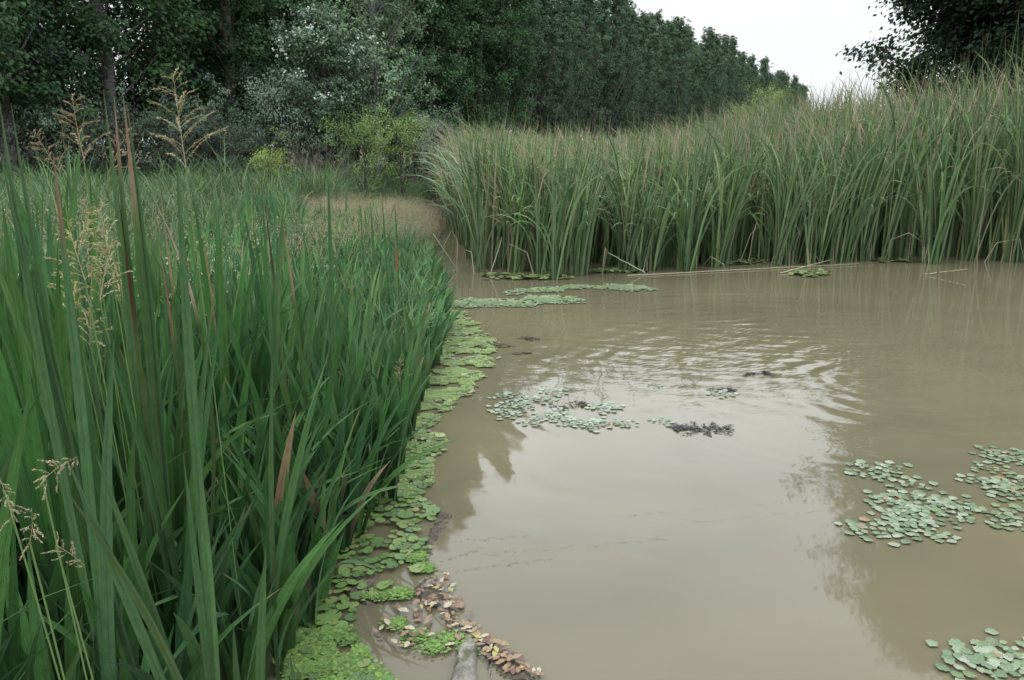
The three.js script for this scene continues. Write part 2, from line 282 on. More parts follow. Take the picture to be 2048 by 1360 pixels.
// silver poplar, pale green poplar and the shrubs in front of the wood
{
  const silver = (r) => { const q = r(); return q < .42 ? vary([.44, .51, .43], r, .2, .05) : vary([.105, .165, .095], r, .25, .1); };
  const g1 = treeGeo({ seed: 51, h: 5.5, r: .09, base: .1, wid: (t) => 1.45 * Math.pow(Math.sin(Math.PI * clamp(.22 + t * .75, 0, 1)), .7), limbs: 60, rise: .7, leaves: 17000, size: .085, spread: .3, colour: (r, t, f) => [f > .7 && r() < (t > .4 ? .48 : .1) ? 1 : 0, 0, 0], pick: (r, c) => (c[0] ? silver(r) : vary([.10, .16, .09], r, .3, .1)), bark: [.22, .21, .19], clumps: 9, slim: .4 });
  let [x, z] = azOf(655, 26.5);
  place(treeThing('silver_poplar', g1, 'bushy young silver poplar with whitish leaves in front of the dark wood', 'tree', null, M.dull), x, z, .5);
  const g2 = treeGeo({ seed: 52, h: 12, r: .11, base: .1, wid: (t) => 2.3 * Math.pow(1 - t, .75) + .25, limbs: 80, rise: .85, leaves: 20000, size: .085, spread: .3, colour: (r) => vary([.17, .25, .135], r, .25, .1), bark: [.33, .32, .28], clumps: 8 });
  [x, z] = azOf(755, 28.5);
  place(treeThing('young_poplar', g2, 'pale green young poplar rising just behind the silver poplar', 'tree'), x, z, 1);
  const shrub = (seed, h, w, col, leaves, size, slim = .22, rise = .75, limbs = 34) => treeGeo({ seed, h, r: .04, base: .05, wid: (t) => w * Math.pow(Math.sin(Math.PI * clamp(.25 + t * .72, 0, 1)), .6), limbs, rise, leaves, size, spread: h * .11, colour: (r) => vary(col, r, .25, .07), bark: [.14, .12, .1], clumps: 7, slim });
  const GREY = [.175, .225, .165], YEL = [.18, .26, .075];
  const greyA = shrub(61, 3.1, 1.4, GREY, 8000, .07), greyB = shrub(62, 1.9, 1.6, [.10, .135, .09], 6000, .075), yel = shrub(63, 2.6, 1.05, YEL, 4600, .045, .4, 1.02, 17), yelB = shrub(64, 1.6, .6, [.25, .34, .08], 3000, .038, .4, 1.0, 14), dark = shrub(65, 2.6, 2, [.05, .075, .05], 5200, .1, .3);
  const put = (name, g, px, d, label, s = 1, turn = 0, group) => { const [a, b] = azOf(px, d); return place(treeThing(name, g, label, 'shrub', group, M.dull), a, b, turn, s); };
  put('grey_shrub', greyA, 562, 26, 'grey leaved willow shrub left of the silver poplar');
  put('grey_shrub', greyB, 265, 25, 'low grey shrub in front of the dark trunks at far left');
  put('grey_shrub', greyB, 395, 24.5, 'low grey shrub behind the tall feathery grass head', 1.05, 2);
  put('grey_shrub', greyB, 470, 25, 'small grey shrub at the foot of the thick trunk beside the willow shrub', .8, 4);
  put('grey_shrub', greyB, 120, 24.5, 'low dull grey shrub at the left edge of the wood', 1.05, 5);
  put('grey_shrub', greyA, 868, 25, 'small silvery shrub between the yellow-green bush and the reed bed', .72, 3);
  put('yellow_green_bush', yel, 728, 22, 'yellow-green bush with an upright spray at its left, in front of the silver poplar', .8);
  put('yellow_green_bush', yel, 800, 22.6, 'fuller yellow-green bush right of the upright spray, beside the reed bed', .84, 2.2);
  put('yellow_green_bush', yelB, 535, 20.5, 'small bright yellow-green bush standing in the sedge meadow', .8);
  put('yellow_green_bush', yel, 1535, 46, 'pale yellow-green bush showing above the reed bed before the poplar row', 1.4, 1);
  put('yellow_green_bush', yel, 1480, 48, 'smaller yellow-green bush showing above the reeds, left of the taller one', 1.15, 4);
  const ug = []; const r = rngOf(66);
  for (let k = 0; k < 30; k++) { const t = -24 + k * 3.0, x2 = -10.5 + Math.sin(.443) * t - (r() * 3), z2 = -28.6 - Math.cos(.443) * t - r() * 2; const o = k ? dup(ug[0]) : treeThing('understorey_shrub', dark, 'dark shrub in the shade at the foot of the poplars', 'shrub', 'shrubs under the poplars', M.dull); ug.push(o); place(o, x2, z2, r() * 6, 1.0 + .7 * r()); }
  // bare twiggy shrubs
  const tw = (seed) => { const q = rngOf(seed), b = new MB(); for (let k = 0; k < 26; k++) { const a = q() * 6.28, el = .75 + q() * .7, L = .9 + q() * 1.3, P = limbPts(V((q() - .5) * .5, 0, (q() - .5) * .5), V(Math.cos(a) * Math.cos(el), Math.sin(el), Math.sin(a) * Math.cos(el)), L, .2, q, 5); b.tube(P, P.map((_, i) => .012 * (1 - i / 6)), 4, vary([.17, .145, .115], q)); for (let s = 0; s < 6; s++) { const p = P[2 + (s % 3)], P2 = limbPts(p, V(q() - .5, q() * .8, q() - .5).normalize(), .3 + q() * .5, .1, q, 3); b.tube(P2, [.006, .005, .004, .002], 3, vary([.17, .145, .115], q)); } } return b.geo(); };
  for (const [px, d, s, label] of [[640, 24.5, 1, 'bare twiggy shrub below the silver poplar'], [600, 24, .85, 'bare brown twigs at the foot of the willow shrub'], [690, 24, .8, 'bare twiggy shrub behind the yellow-green spray']]) { const [a, b] = azOf(px, d), t = thing('bare_shrub', label, 'shrub'); part('twigs', tw(px), M.twig, t); place(t, a, b, 0, s); }
}

// ------------------------------------------------------------------ blades of reeds, cattails and grasses
const RB = { curve(r, base, az, th0, bend, L, n, pow = 1.6) { const P = [base.clone()], p = base.clone(); for (let k = 1; k <= n; k++) { const t = (k - .5) / n, th = th0 + bend * Math.pow(t, pow); p.add(V(Math.cos(az) * Math.sin(th), Math.cos(th), Math.sin(az) * Math.sin(th)).multiplyScalar(L / n)); P.push(p.clone()); } return P; } };
const bladeW = (w, n, tip = .4) => Array.from({ length: n + 1 }, (_, k) => { const t = k / n; return Math.max(.0006, w * (.8 + .2 * sstep(t, 0, .25)) * (1 - Math.pow(clamp((t - (1 - tip)) / tip, 0, 1), 1.7))); });
const GRN = [[.068, .185, .050], [.086, .218, .060], [.056, .158, .056], [.112, .24, .066]], TAN = [.36, .26, .16], BRN = [.10, .055, .035];
const tipCol = (c, from, tipc) => (t) => (t > from ? tipc : c);

// far reed bed: tufts of narrow tall leaves
function reedTuft(seed, nb, h, dry, spread) {
  const r = rngOf(seed), b = new MB(), fan = !!spread, bw = fan ? .13 : .26;
  for (let k = 0; k < nb; k++) {
    const az = r() * 6.28, wind = fan ? .1 : .3 * r(), a2 = Math.atan2(Math.sin(az), Math.cos(az) + wind), n = 11, arch = r() < (fan ? .42 : .5), L = h * (arch ? .72 + .5 * r() : .7 + .4 * r());
    const P = RB.curve(r, V((r() - .5) * bw, 0, (r() - .5) * bw), a2, fan ? .02 + .17 * r() : .02 + .15 * r(), arch ? .9 + 1.6 * r() : .05 + .35 * r(), L, n, arch ? 2 + 2.6 * r() : 2), isDry = r() < dry;
    const q = r(), g = vary(q < .55 ? (fan ? [.27, .39, .20] : [.225, .355, .15]) : q < .85 ? [.12, .22, .09] : [.34, .41, .21], r, .35, .1), c = isDry ? vary([.40, .34, .225], r, .3, .08) : g;
    b.strip(P, bladeW((isDry ? .008 : .0125) + (fan ? .006 : .009) * r(), n, .42), V(-Math.sin(az + r()), 0, Math.cos(az + r())), { fold: .25, flat: true, twist: (r() - .5) * 2, color: isDry || r() < .84 ? c : tipCol(c, .82 + .15 * r(), vary([.42, .36, .24], r, .25)) });
  }
  return b.geo();
}
function reedTips(seed) { const r = rngOf(seed), b = new MB(); for (let k = 0; k < 4; k++) { const az = r() * 6.28, P = RB.curve(r, V((r() - .5) * .3, 0, (r() - .5) * .3), az, .02 + .1 * r(), .05 + .4 * r(), 2.35 * (.85 + .25 * r()), 9, 2.5), c = vary([.12, .215, .085], r, .3, .1); b.strip(P, bladeW(.010 + .004 * r(), 9, .5), V(-Math.sin(az), 0, Math.cos(az)), { flat: true, twist: r() * 2, color: r() < .5 ? c : tipCol(c, .9, [.38, .28, .17]) }); } return b.geo(); }
const reedH = (x) => 2.12 + 1.2 * sstep(x, 3.2, 10) + .22 * noise(x * .7, 3);
{
  const variants = [1, 2, 3, 4, 5].map((s) => reedTuft(200 + s, 8, 2.15, .14)), front = [1, 2, 3, 4].map((s) => reedTuft(300 + s, 15, 2.15, .1, 1)), r = rngOf(9), spots = [[], [], [], [], []];
  for (let k = 0; k < 60000; k++) {
    const x = lerp(-2.5, 24, r()), z = lerp(-11, -33, Math.pow(r(), 1.5)); if (!inReeds(x, z)) continue;
    if (Math.abs(x) > -z * .8 + 1) continue;
    const dep = Math.min(frontZ(x) - z, (x - reedEdge(z)) * 2);
    if (dep < .4) continue;
    if (dep < 1.1 && noise(x * 1.7, z * 1.3, 4) < -.02) continue;
    if (r() < (dep > 5 ? .87 : dep > 1.6 ? .66 : .72)) continue;
    spots[Math.floor(r() * 5)].push([x, z]);
  }
  const bed = thing('reed_bed', 'tall dense green reed bed along the far side of the pond', 'reeds', null); bed.userData.kind = 'stuff';
  const m4 = new THREE.Matrix4(), q = new THREE.Quaternion(), col = new THREE.Color();
  spots.forEach((list, v) => {
    const im = new THREE.InstancedMesh(variants[v], M.reed, list.length); im.name = 'reeds'; im.userData.kind = 'stuff'; im.castShadow = im.receiveShadow = true;
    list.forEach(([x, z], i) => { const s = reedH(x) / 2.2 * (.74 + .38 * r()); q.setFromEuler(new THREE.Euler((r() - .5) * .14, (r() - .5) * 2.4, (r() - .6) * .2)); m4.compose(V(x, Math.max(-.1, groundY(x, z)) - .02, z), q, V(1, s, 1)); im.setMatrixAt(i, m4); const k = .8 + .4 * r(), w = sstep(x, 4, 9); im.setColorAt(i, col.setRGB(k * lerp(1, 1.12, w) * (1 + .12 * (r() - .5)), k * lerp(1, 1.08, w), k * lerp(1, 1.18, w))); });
    bed.add(im);
  });
  console.log('reeds', spots.map((s) => s.length).join());
  { // stiff upright tips standing above the mass
    const tip = reedTips(77), L = []; for (let k = 0; k < 9000 && L.length < 620; k++) { const x = lerp(-1.6, 16, r()), z = lerp(-12.3, -21, r()); if (inReeds(x, z) && frontZ(x) - z > .25 && Math.abs(x) < -z * .75) L.push([x, z]); }
    const im = new THREE.InstancedMesh(tip, M.reed, L.length); im.name = 'reed_tips'; im.userData.kind = 'stuff'; im.castShadow = im.receiveShadow = true;
    L.forEach(([x, z], i) => { const s = reedH(x) / 2.2 * (.86 + .32 * r()); q.setFromEuler(new THREE.Euler((r() - .5) * .2, r() * 6.28, (r() - .5) * .22)); m4.compose(V(x, -.08, z), q, V(1, s, 1)); im.setMatrixAt(i, m4); const k = .75 + .5 * r(); im.setColorAt(i, col.setRGB(k, k, k)); }); bed.add(im);
  }
  const src = [];
  const label = 'clump of tall green reeds rising from the water at the front of the reed bed';
  let made = 0;
  for (let k = 0; k < 900 && made < 104; k++) {
    const x = lerp(-.9, 13, r()), z = frontZ(x) - .02 - .35 * r(); if (!inReeds(x, z) || noise(x * 2.1, 7.7) < -.08 + .3 * (r() - .5)) continue;
    const i = made % 4, o = src[i] ? dup(src[i]) : (src[i] = thing('reed_clump', label, 'reeds', 'reed clumps along the front of the reed bed')); if (!o.children.length) part('leaves', front[i], M.reed, o);
    o.position.set(x, -.08, z); o.rotation.y = (r() - .5) * 2.2; const s = reedH(x) / 2.15 * (.6 + .46 * r()); o.rotation.x = (r() - .5) * .14; o.rotation.z = (r() - .5) * .2; o.scale.set(1.0, s, 1.0); made++;
  }
  for (const [px, s, lab] of [[1105, .92, 'tall pale reed clump standing farthest out in the water near the left end'], [1385, .95, 'tall leaning reed clump in the water at the middle of the bed'], [1600, .9, 'open reed clump above the floating straw'], [1860, 1.05, 'slender tall reed clump standing out at the right of the bed']]) { const p = G(px, 553), o = dup(src[px % 4], lab); delete o.userData.group; o.position.set(p.x, -.08, frontZ(p.x) + .12); o.scale.set(1, s * reedH(p.x) / 2.15, 1); }
  // flank along the inlet
  for (let k = 0; k < 40; k++) { const z = lerp(-12.6, -24, r()), x = reedEdge(z) + .1 + .4 * r(), o = dup(src[k % 4], 'clump of tall reeds leaning over the narrow inlet', 'reed clumps along the inlet'); o.position.set(x, -.06, z); o.rotation.y = Math.PI + (r() - .5) * 2; const s = (.75 + .28 * r()); o.scale.set(1.15, s, 1.15); }
  // fallen stalks and straws at the water line
  const straw = (px1, py1, px2, py2, w, label, lift = .02) => { const a = G(px1, py1, .012), b = G(px2, py2, lift), P = []; for (let i = 0; i <= 8; i++) { const p = a.clone().lerp(b, i / 8); p.x += .03 * noise(i * .7, px1); p.z += .05 * noise(i * .5, px2); P.push(p); } const m = new MB().tube(P, P.map((_, i) => w * (1 - .6 * i / 8)), 5, vary([.42, .36, .24], r, .12)); top('fallen_reed_stalk', m.geo(), M.twig, label, 'reed stalk'); };
  { // dead stems leaning about the foot of the reeds
    const dead = [1, 2, 3, 4].map((sd) => { const q2 = rngOf(sd), L = .5 + .6 * q2(), kink = .45 + .3 * q2(), a = q2() * 6.28; const P = [V(0, -.05, 0), V(0, L * kink, .02), V(Math.cos(a) * L * .3, L * (kink + .12 + .1 * q2()), Math.sin(a) * .1), V(Math.cos(a) * L * .55, L * (kink - .1 * q2()), Math.sin(a) * .2)]; return new MB().tube(P, [.007, .0065, .005, .002], 5, vary([.30, .26, .19], q2, .2)).geo(); }), ds = [];
    for (let k = 0; k < 30; k++) { const x = lerp(-.9, 11.5, r()), z = frontZ(x) + .06 - .3 * r(), i = k % 4; let o; if (ds[i]) o = dup(ds[i]); else o = ds[i] = top('dead_reed_stem', dead[i], M.twig, 'bent dead reed stem among the stalks at the foot of the reed bed', 'reed stalk', 'dead stems at the foot of the reeds'); o.position.set(x, -.02, z); o.rotation.set((r() - .5) * 1.2, r() * 6.28, (r() - .5) * 1.2); }
  }
  straw(1255, 551, 1720, 527, .008, 'long pale fallen reed stalk floating in front of the reed bed');
  straw(1850, 548, 1935, 538, .007, 'pale fallen stalk poking from the water near the right end of the reeds', .12);
  straw(1560, 546, 1660, 520, .01, 'short pale straw across the floating weed patch', .1);
  straw(1290, 545, 1215, 505, .01, 'pale broken stalk leaning at the left of the reed front', .35);
  straw(1950, 555, 1972, 360, .008, 'upright pale stalk standing in the water at right', 1.55);
}

// left bank: cattails
function cattailLeaves(seed, wk = 1) {
  const r = rngOf(seed), nL = 5 + Math.floor(r() * 4), fan = r() * 6.28, out = [], base = GRN[Math.floor(r() * 4)];
  for (let k = 0; k < nL; k++) {
    const side = k % 2 ? 1 : -1, az = fan + (side > 0 ? 0 : Math.PI) + (r() - .5) * .9, L = (.82 + .55 * r()) * (k < 2 ? .7 : 1), n = 10, b = new MB(), hook = r();
    const P = RB.curve(r, V((r() - .5) * .035, -.03, (r() - .5) * .035), az, .02 + .14 * r(), hook < .1 ? .8 + .9 * r() : .05 + .4 * r(), L, n, 2);
    const c = vary(base, r, .22, .1), old = r() < .01;
    b.strip(P, bladeW((.0125 + .0085 * r()) * wk, n, .45), V(-Math.sin(az), 0, Math.cos(az)).applyAxisAngle(V(0, 1, 0), (r() - .5) * 1.2), { fold: .3, twist: (r() - .5) * 1.2, color: old ? vary(TAN, r, .2) : r() < .08 ? tipCol(c, .95, vary([.4, .25, .14], r, .2)) : c });
    out.push([b.geo(), old ? M.dryBlade : M.blade]);
  }
  return out;
}
const cattailVariants = Array.from({ length: 14 }, (_, i) => cattailLeaves(400 + i)), wideVariants = Array.from({ length: 14 }, (_, i) => cattailLeaves(440 + i, 1.35));
{
  const r = rngOf(31), cand = [];
  for (let k = 0; k < 26000; k++) {
    const z = lerp(-1.25, -15.5, Math.pow(r(), .8)), x = cattailEdge(z) - Math.pow(r(), 1.25) * (z > -7 ? 4.2 : 5.5) + .03; if (Math.abs(x) > -z * .8 + .7) continue;
    const e = cattailEdge(z) - x;
    if (z < -6 && e > 2.4 + r()) continue;
    if (z > -2.2 && x > -.55 - (2.2 + z) * .5) continue;
    if (Math.hypot(x, z) < 1.55) continue;
    if (cand.some(([a, b]) => (a - x) ** 2 + (b - z) ** 2 < (z > -3.6 ? .0105 : .0125))) continue;
    cand.push([x, z, e]); if (cand.length >= 2300) break;
  }
  cand.sort((a, b) => Math.hypot(a[0], a[1]) - Math.hypot(b[0], b[1]));
  const src = [], rest = cattailVariants.map(() => []);
  const H0 = (x, z, e) => (.58 + .38 * sstep(e, 0, 1) + .1 * sstep(e, 1.5, 3)) * lerp(1.06, .57, sstep(-z, 3.6, 8)) * (.72 + .42 * r() + (r() < .08 ? .34 : 0));
  cand.forEach(([x, z, e], i) => {
    const v = Math.floor(r() * 14), s = H0(x, z, e), y = Math.max(groundY(x, z), -.02), turn = r() * 6.28;
    if (i < 262) {
      let o;
      if (src[v]) o = dup(src[v]); else { o = src[v] = thing('cattail_plant', 'green cattail plant with long upright blades in the dense stand on the left bank', 'cattail', 'cattail plants in the near left stand'); for (const [g, m] of cattailVariants[v]) part('leaf', g, m, o); }
      const zone = e < .4 ? ['green cattail plant at the edge of the near stand, beside the lily pads', 'cattail plants along the lily pads'] : Math.hypot(x, z) < 2.7 ? ['dark green cattail plant in the nearest part of the stand, lower left', 'cattail plants at lower left'] : ['green cattail plant with long upright blades inside the dense left stand', 'cattail plants inside the left stand']; o.userData.label = zone[0]; o.userData.group = zone[1];
      o.position.set(x, y, z); o.rotation.set((r() - .5) * .22, turn, (r() - .55) * .22); o.scale.set(1.2, s, 1.2);
    } else rest[v].push([x, y, z, turn, s]);
  });
  // the taller plants at the left edge of the view, rising against the wood
  for (let k = 0; k < 24; k++) {
    const d = 2.45 + 1.7 * r(), px = -60 + 330 * Math.pow(r(), 1.25), p = A(px, 290, d), v = Math.floor(r() * 14); if (!src[v]) continue;
    const o = dup(src[v], 'tall cattail plant at the left edge, its blades reaching up against the wood', 'tall cattails at the left edge'); o.position.set(p.x, Math.max(groundY(p.x, p.z), 0), p.z); o.rotation.set((r() - .5) * .12, r() * 6.28, -.16 * r() + .03); o.scale.set(1.15, (1.2 + .36 * r()) * lerp(1, .8, sstep(px, 40, 260)), 1.35);
  }
  console.log('cattails', cand.length, cand[289]);
  const st = thing('cattail_stand', 'dense green cattail stand farther along the left bank', 'cattails'); st.userData.kind = 'stuff';
  const m4 = new THREE.Matrix4(), q = new THREE.Quaternion(), col = new THREE.Color();
  rest.forEach((list, v) => {
    if (!list.length) return;
    const b = new MB(); for (const [g] of wideVariants[v]) { const o = b.count; b.p.push(...g.attributes.position.array); b.n.push(...g.attributes.normal.array); b.u.push(...g.attributes.uv.array); b.c.push(...g.attributes.color.array); for (const i of g.index.array) b.i.push(i + o); }
    const im = new THREE.InstancedMesh(b.geo(), M.blade, list.length); im.name = 'cattail_blades'; im.userData.kind = 'stuff'; im.castShadow = im.receiveShadow = true;
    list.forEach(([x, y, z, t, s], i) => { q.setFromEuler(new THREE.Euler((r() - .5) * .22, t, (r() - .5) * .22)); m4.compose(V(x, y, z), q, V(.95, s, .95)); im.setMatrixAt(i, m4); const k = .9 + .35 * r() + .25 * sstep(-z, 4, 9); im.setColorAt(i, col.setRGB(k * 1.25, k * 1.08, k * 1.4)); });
    st.add(im);
  });
}
// single tall blades and plants that stand out at the left
const bez = (a, c, b, n = 12) => Array.from({ length: n + 1 }, (_, k) => { const t = k / n, u = 1 - t; return V(a.x * u * u + 2 * c.x * u * t + b.x * t * t, a.y * u * u + 2 * c.y * u * t + b.y * t * t, a.z * u * u + 2 * c.z * u * t + b.z * t * t); });
function heroLeaf(parent, bx, tx, ty, d, w, bow, color, o = {}) {
  const bp = A(bx, 290, d), t = A(tx, ty, d + (o.dd ?? 0)), b = V(bp.x, Math.max(0, groundY(bp.x, bp.z)) - .03, bp.z), c = b.clone().lerp(t, .55).add(V(bow * d * .1, Math.abs(bow) * d * .04, 0)), n = 14, pts = bez(b, c, t, n), org = parent.position;
  pts.forEach((p) => p.sub(org));
  return part('leaf', new MB().strip(pts, bladeW(w * (o.dry ? 1 : 1.08), n, o.tip ?? .4), V(1, 0, o.turn ?? .5).normalize(), { fold: .3, twist: o.twist ?? .5, color }).geo(), o.dry ? M.dryBlade : M.blade, parent);
}
{
  const r = rngOf(88), g = (k = 0) => vary(mixc(GRN[k], [.12, .21, .10], .5), r, .12, .05), tipB = (c, f) => tipCol(c, f, [.33, .19, .12]);
  const H = [
    ['cattail with three tall blades, their tips turned brown, above the others at left', 205, 2.7, [[190, 207, 180, .012, .1, tipB(g(1), .95)], [215, 228, 192, .013, -.05, tipCol(g(3), .86, [.42, .29, .19])], [222, 246, 190, .014, .1, tipCol(g(3), .80, [.40, .28, .18])], [232, 254, 208, .012, .15, tipB(g(1), .93)]]],
    ['single broad upright cattail blade standing before the feathery grass head', 335, 2.3, [[318, 352, 292, .015, -.05, g(1)]]],
    ['two leaning cattail blades at the left edge, crossing the dark wood', 40, 2.2, [[95, -2, 196, .013, -.2, g(1)], [120, 22, 206, .011, -.15, g(1)], [200, 0, 300, .014, -.25, g(2)]]],
    ['cattail blade with a rusty tip leaning right at the far left', 60, 2.1, [[40, 106, 305, .014, .1, tipB(g(0), .92)]]],
    ['slim cattail blade standing tall among the grass at left', 118, 2.8, [[128, 121, 232, .007, 0, tipB(g(2), .93)]]],
    ['dark green cattail blade bent right across the stand at left', 90, 2.0, [[60, 228, 678, .016, -.35, g(2)]]],
    ['broad cattail blade with a blunt tip leaning right near the dry grass', 520, 3.6, [[480, 569, 392, .016, -.1, g(3)], [512, 522, 350, .010, 0, g(1)]]],
    ['tall pointed cattail blade above the meadow edge', 640, 4.2, [[640, 655, 332, .013, 0, g(1)]]],
    ['long cattail blade arching to the right in front of the stand', 500, 2.6, [[430, 646, 750, .013, -.25, g(1)], [470, 545, 720, .009, -.1, g(3)]]],
    ['foreground cattail with blades leaning left, lower left', 300, 1.9, [[330, 128, 905, .015, .1, g(1)], [335, 190, 905, .013, .1, g(1)], [345, 128, 975, .012, .6, g(3)], [300, 398, 900, .014, .05, g(3)], [310, 366, 905, .010, .02, g(1)]]],
    ['foreground cattail leaf leaning right over the duckweed, bottom', 480, 2.0, [[400, 532, 1095, .013, -.1, g(1)], [380, 466, 1245, .011, -.05, g(3)], [430, 580, 1310, .012, .3, g(3)]]],
    ['narrow cattail shoots rising from the sedge before the dry grass patch', 765, 7.2, [[745, 740, 395, .011, 0, g(1)], [770, 764, 392, .009, 0, g(1)], [782, 790, 405, .011, .03, g(3)], [730, 722, 425, .009, -.05, g(0)]]],
  ];
  for (const [label, px, d, leaves] of H) { const t = thing('cattail_plant', label, 'cattail'), p = A(px, 290, d); t.position.set(p.x, 0, p.z); for (const [bx, tx, ty, w, bow, c] of leaves) heroLeaf(t, bx, tx, ty, d, w, bow, c); }
  // dead leaves
  const D = [
    ['pale dry cattail leaf curling over to the right at left', 240, 2.7, 235, 305, 392, .010, 1.2, [.5, .40, .28]],
    ['dark brown withered cattail leaf among the grass at left', 225, 2.6, 215, 236, 388, .012, .1, BRN],
    ['dark brown dead leaf beside the blunt broad blade', 545, 3.7, 545, 527, 385, .010, .05, [.09, .06, .04]],
    ['tan dry leaf tip standing in the sedge at left', 320, 3.4, 325, 320, 375, .009, .02, TAN],
    ['tan withered leaf right of the blunt broad blade', 580, 3.8, 585, 565, 440, .011, .1, TAN],
    ['pinkish dry leaf folded over at the left edge', 110, 2.4, 108, 134, 530, .012, -.25, [.38, .24, .2]],
    ['dry pale leaf bent over at the water edge near the duckweed', 640, 3.6, 632, 660, 1150, .010, .35, [.45, .4, .34]],
    ['grey dead cattail leaf hanging onto the lily pads', 665, 3.7, 655, 670, 1150, .012, .05, [.30, .30, .25]],
    ['reddish dry leaf in the stand at left', 300, 3.0, 305, 318, 480, .009, .1, [.30, .17, .11]],
    ['tan dry leaf low in the sedge by the inlet', 660, 6.5, 655, 672, 530, .009, .3, TAN],
  ];
  for (const [label, px, d, bx, tx, ty, w, bow, c] of D) { const t = thing('dead_cattail_leaf', label, 'dead leaf'), p = A(px, 290, d); t.position.set(p.x, 0, p.z); heroLeaf(t, bx, tx, ty, d, w * .72, bow, tipCol(vary([.09, .15, .05], r, .2), ty > 1100 ? .1 : .78, c), { dry: true, dd: .1 }); }
  // the brown flower spikes
  for (const [label, px, py, d, L] of [['slim brown cattail flower spike above the sedge left of the inlet', 789, 483, 6.8, .2], ['dark brown cattail spike in the grass at far left', 232, 395, 2.75, .17]]) {
    const t = thing('cattail_flower', label, 'cattail'), tp = A(px, py, d), p = V(tp.x, 0, tp.z); t.position.copy(p); const y1 = tp.y - .06, y0 = y1 - L;
    part('stem', new MB().tube([V(0, -.05, 0), V(.01, y0, 0)], [.005, .004], 6, [.1, .16, .07]).geo(), M.twig, t);
    part('seed_spike', new MB().tube([V(.01, y0, 0), V(.01, y0 + .01, 0), V(.011, y1 - .01, 0), V(.011, y1, 0)], [.004, .011, .0105, .003], 10, [.16, .07, .035]).geo(), M.twig, t);
    part('spike_tip', new MB().tube([V(.011, y1, 0), V(.012, y1 + .07, 0)], [.003, .0015], 5, [.3, .2, .11]).geo(), M.twig, t);
  }
}
// feathery grass heads
function panicle(seed, L, nBr, col, droop) {
  const r = rngOf(seed), b = new MB(), up = V(0, 1, 0);
  const spike = (p, dir) => b.leaf(p, dir.clone().normalize(), V(r() - .5, .6, r() - .5), .011 + .006 * r(), .0022, vary(col, r, .25, .1), .3);
  b.tube([V(0, 0, 0), V(.004 * L, L * .5, 0), V(droop * L * .12, L, 0)], [.0022, .0016, .0008], 4, col);
  for (let k = 0; k < nBr; k++) {
    const t = Math.pow(k / nBr, .9), a = r() * 6.28, el = .75 + .35 * r() - (droop > .5 ? .7 : 0), l = L * (.42 * (1 - t) + .1) * (.7 + .6 * r()), s = V(droop * L * .12 * t * t, L * t, 0);
    const P = [s.clone()], d = V(Math.cos(a) * Math.cos(el), Math.sin(el), Math.sin(a) * Math.cos(el)); let p = s.clone();
    for (let i = 0; i < 6; i++) { d.y -= .12 + droop * .12; d.normalize(); p = p.clone().addScaledVector(d, l / 6); P.push(p); }
    b.tube(P, P.map((_, i) => .0011 * (1 - i / 8)), 3, col);
    const m = Math.round(l * 330);
    for (let i = 0; i < m; i++) { const f = .2 + .8 * r(), kk = Math.min(5, Math.floor(f * 6)), q = P[kk].clone().lerp(P[kk + 1], f * 6 - kk); spike(q, V(r() - .5, r() - .35, r() - .5).multiplyScalar(.9).addScaledVector(d, .9)); }
  }
  return b.geo();
}
{
  const STRAW = [.36, .31, .18], BR = [.34, .26, .15];
  const pA = panicle(1, .36, 26, STRAW, .15), pB = panicle(2, .26, 20, BR, .3), pC = panicle(3, .22, 16, STRAW, .8), pD = panicle(4, .24, 22, [.42, .37, .2], .25);
  const put = (px, py, d, bx, head, s, label, tilt = 0, group, turn = 0) => {
    const t = thing('flowering_grass', label, 'grass', group), hp = A(px, py, d), bp = A(bx, 290, d); t.position.set(bp.x, Math.max(0, groundY(bp.x, bp.z)), bp.z);
    const e = hp.clone().sub(t.position), mid = e.clone().multiplyScalar(.5); mid.x *= .7; part('stem', new MB().tube(bez(V(0, -.02, 0), mid, e, 8), Array(9).fill(.0019), 5, [.10, .17, .05]).geo(), M.twig, t);
    const h = part('seed_head', head, M.dull, t); h.position.copy(e); h.scale.setScalar(s); h.rotation.set(0, turn, tilt);
  };
  put(372, 335, 2.6, 400, pA, .74, 'tall grass with a big feathery straw seed head against the wood', .06);
  put(168, 320, 2.7, 180, pB, .7, 'brown feathery grass head left of the brown-tipped blades', .1);
  put(120, 345, 2.9, 150, pB, .55, 'small brown grass head at the far left among the blades', .5);
  put(215, 350, 2.8, 205, pB, .6, 'brown grass head touching the brown-tipped cattail blades', -.5);
  const low = 'straw coloured grass seed head among the cattails at left', gl = 'straw grass heads in the left stand';
  for (const [px, py, s, tl, tu] of [[170, 560, .8, .2, 0], [200, 600, .9, -.3, 1], [150, 640, .9, .1, 2], [230, 550, .8, -.4, 3], [160, 500, .8, .3, 4], [250, 610, .8, -.5, 5], [215, 500, .7, .1, 1.5], [180, 690, .8, .3, 2.5]]) put(px, py, 2.5 + .1 * tu, px + 20, pD, s * .85, low, tl, gl, tu);
  put(85, 960, 1.75, 60, pC, .42, 'drooping tan grass head in the dark stand, uppermost at lower left', -.9);
  put(25, 1035, 1.7, 40, pC, .36, 'drooping tan grass head touching the left edge', -.3, null, 2.5);
  put(60, 1085, 1.65, 30, pC, .34, 'drooping grass head above a green stem at lower left', .3, null, 3);
  put(112, 1090, 1.7, 110, pC, .32, 'hanging tan grass head at lower left, rightmost of the drooping ones', -2.2);
  put(800, 770, 4.6, 820, pB, .6, 'small reddish brown sedge head at the edge of the stand near the duckweed', 0);
  put(852, 640, 6.6, 850, pD, .7, 'pale grass head at the tip of the stand beside the water', -.3);
}

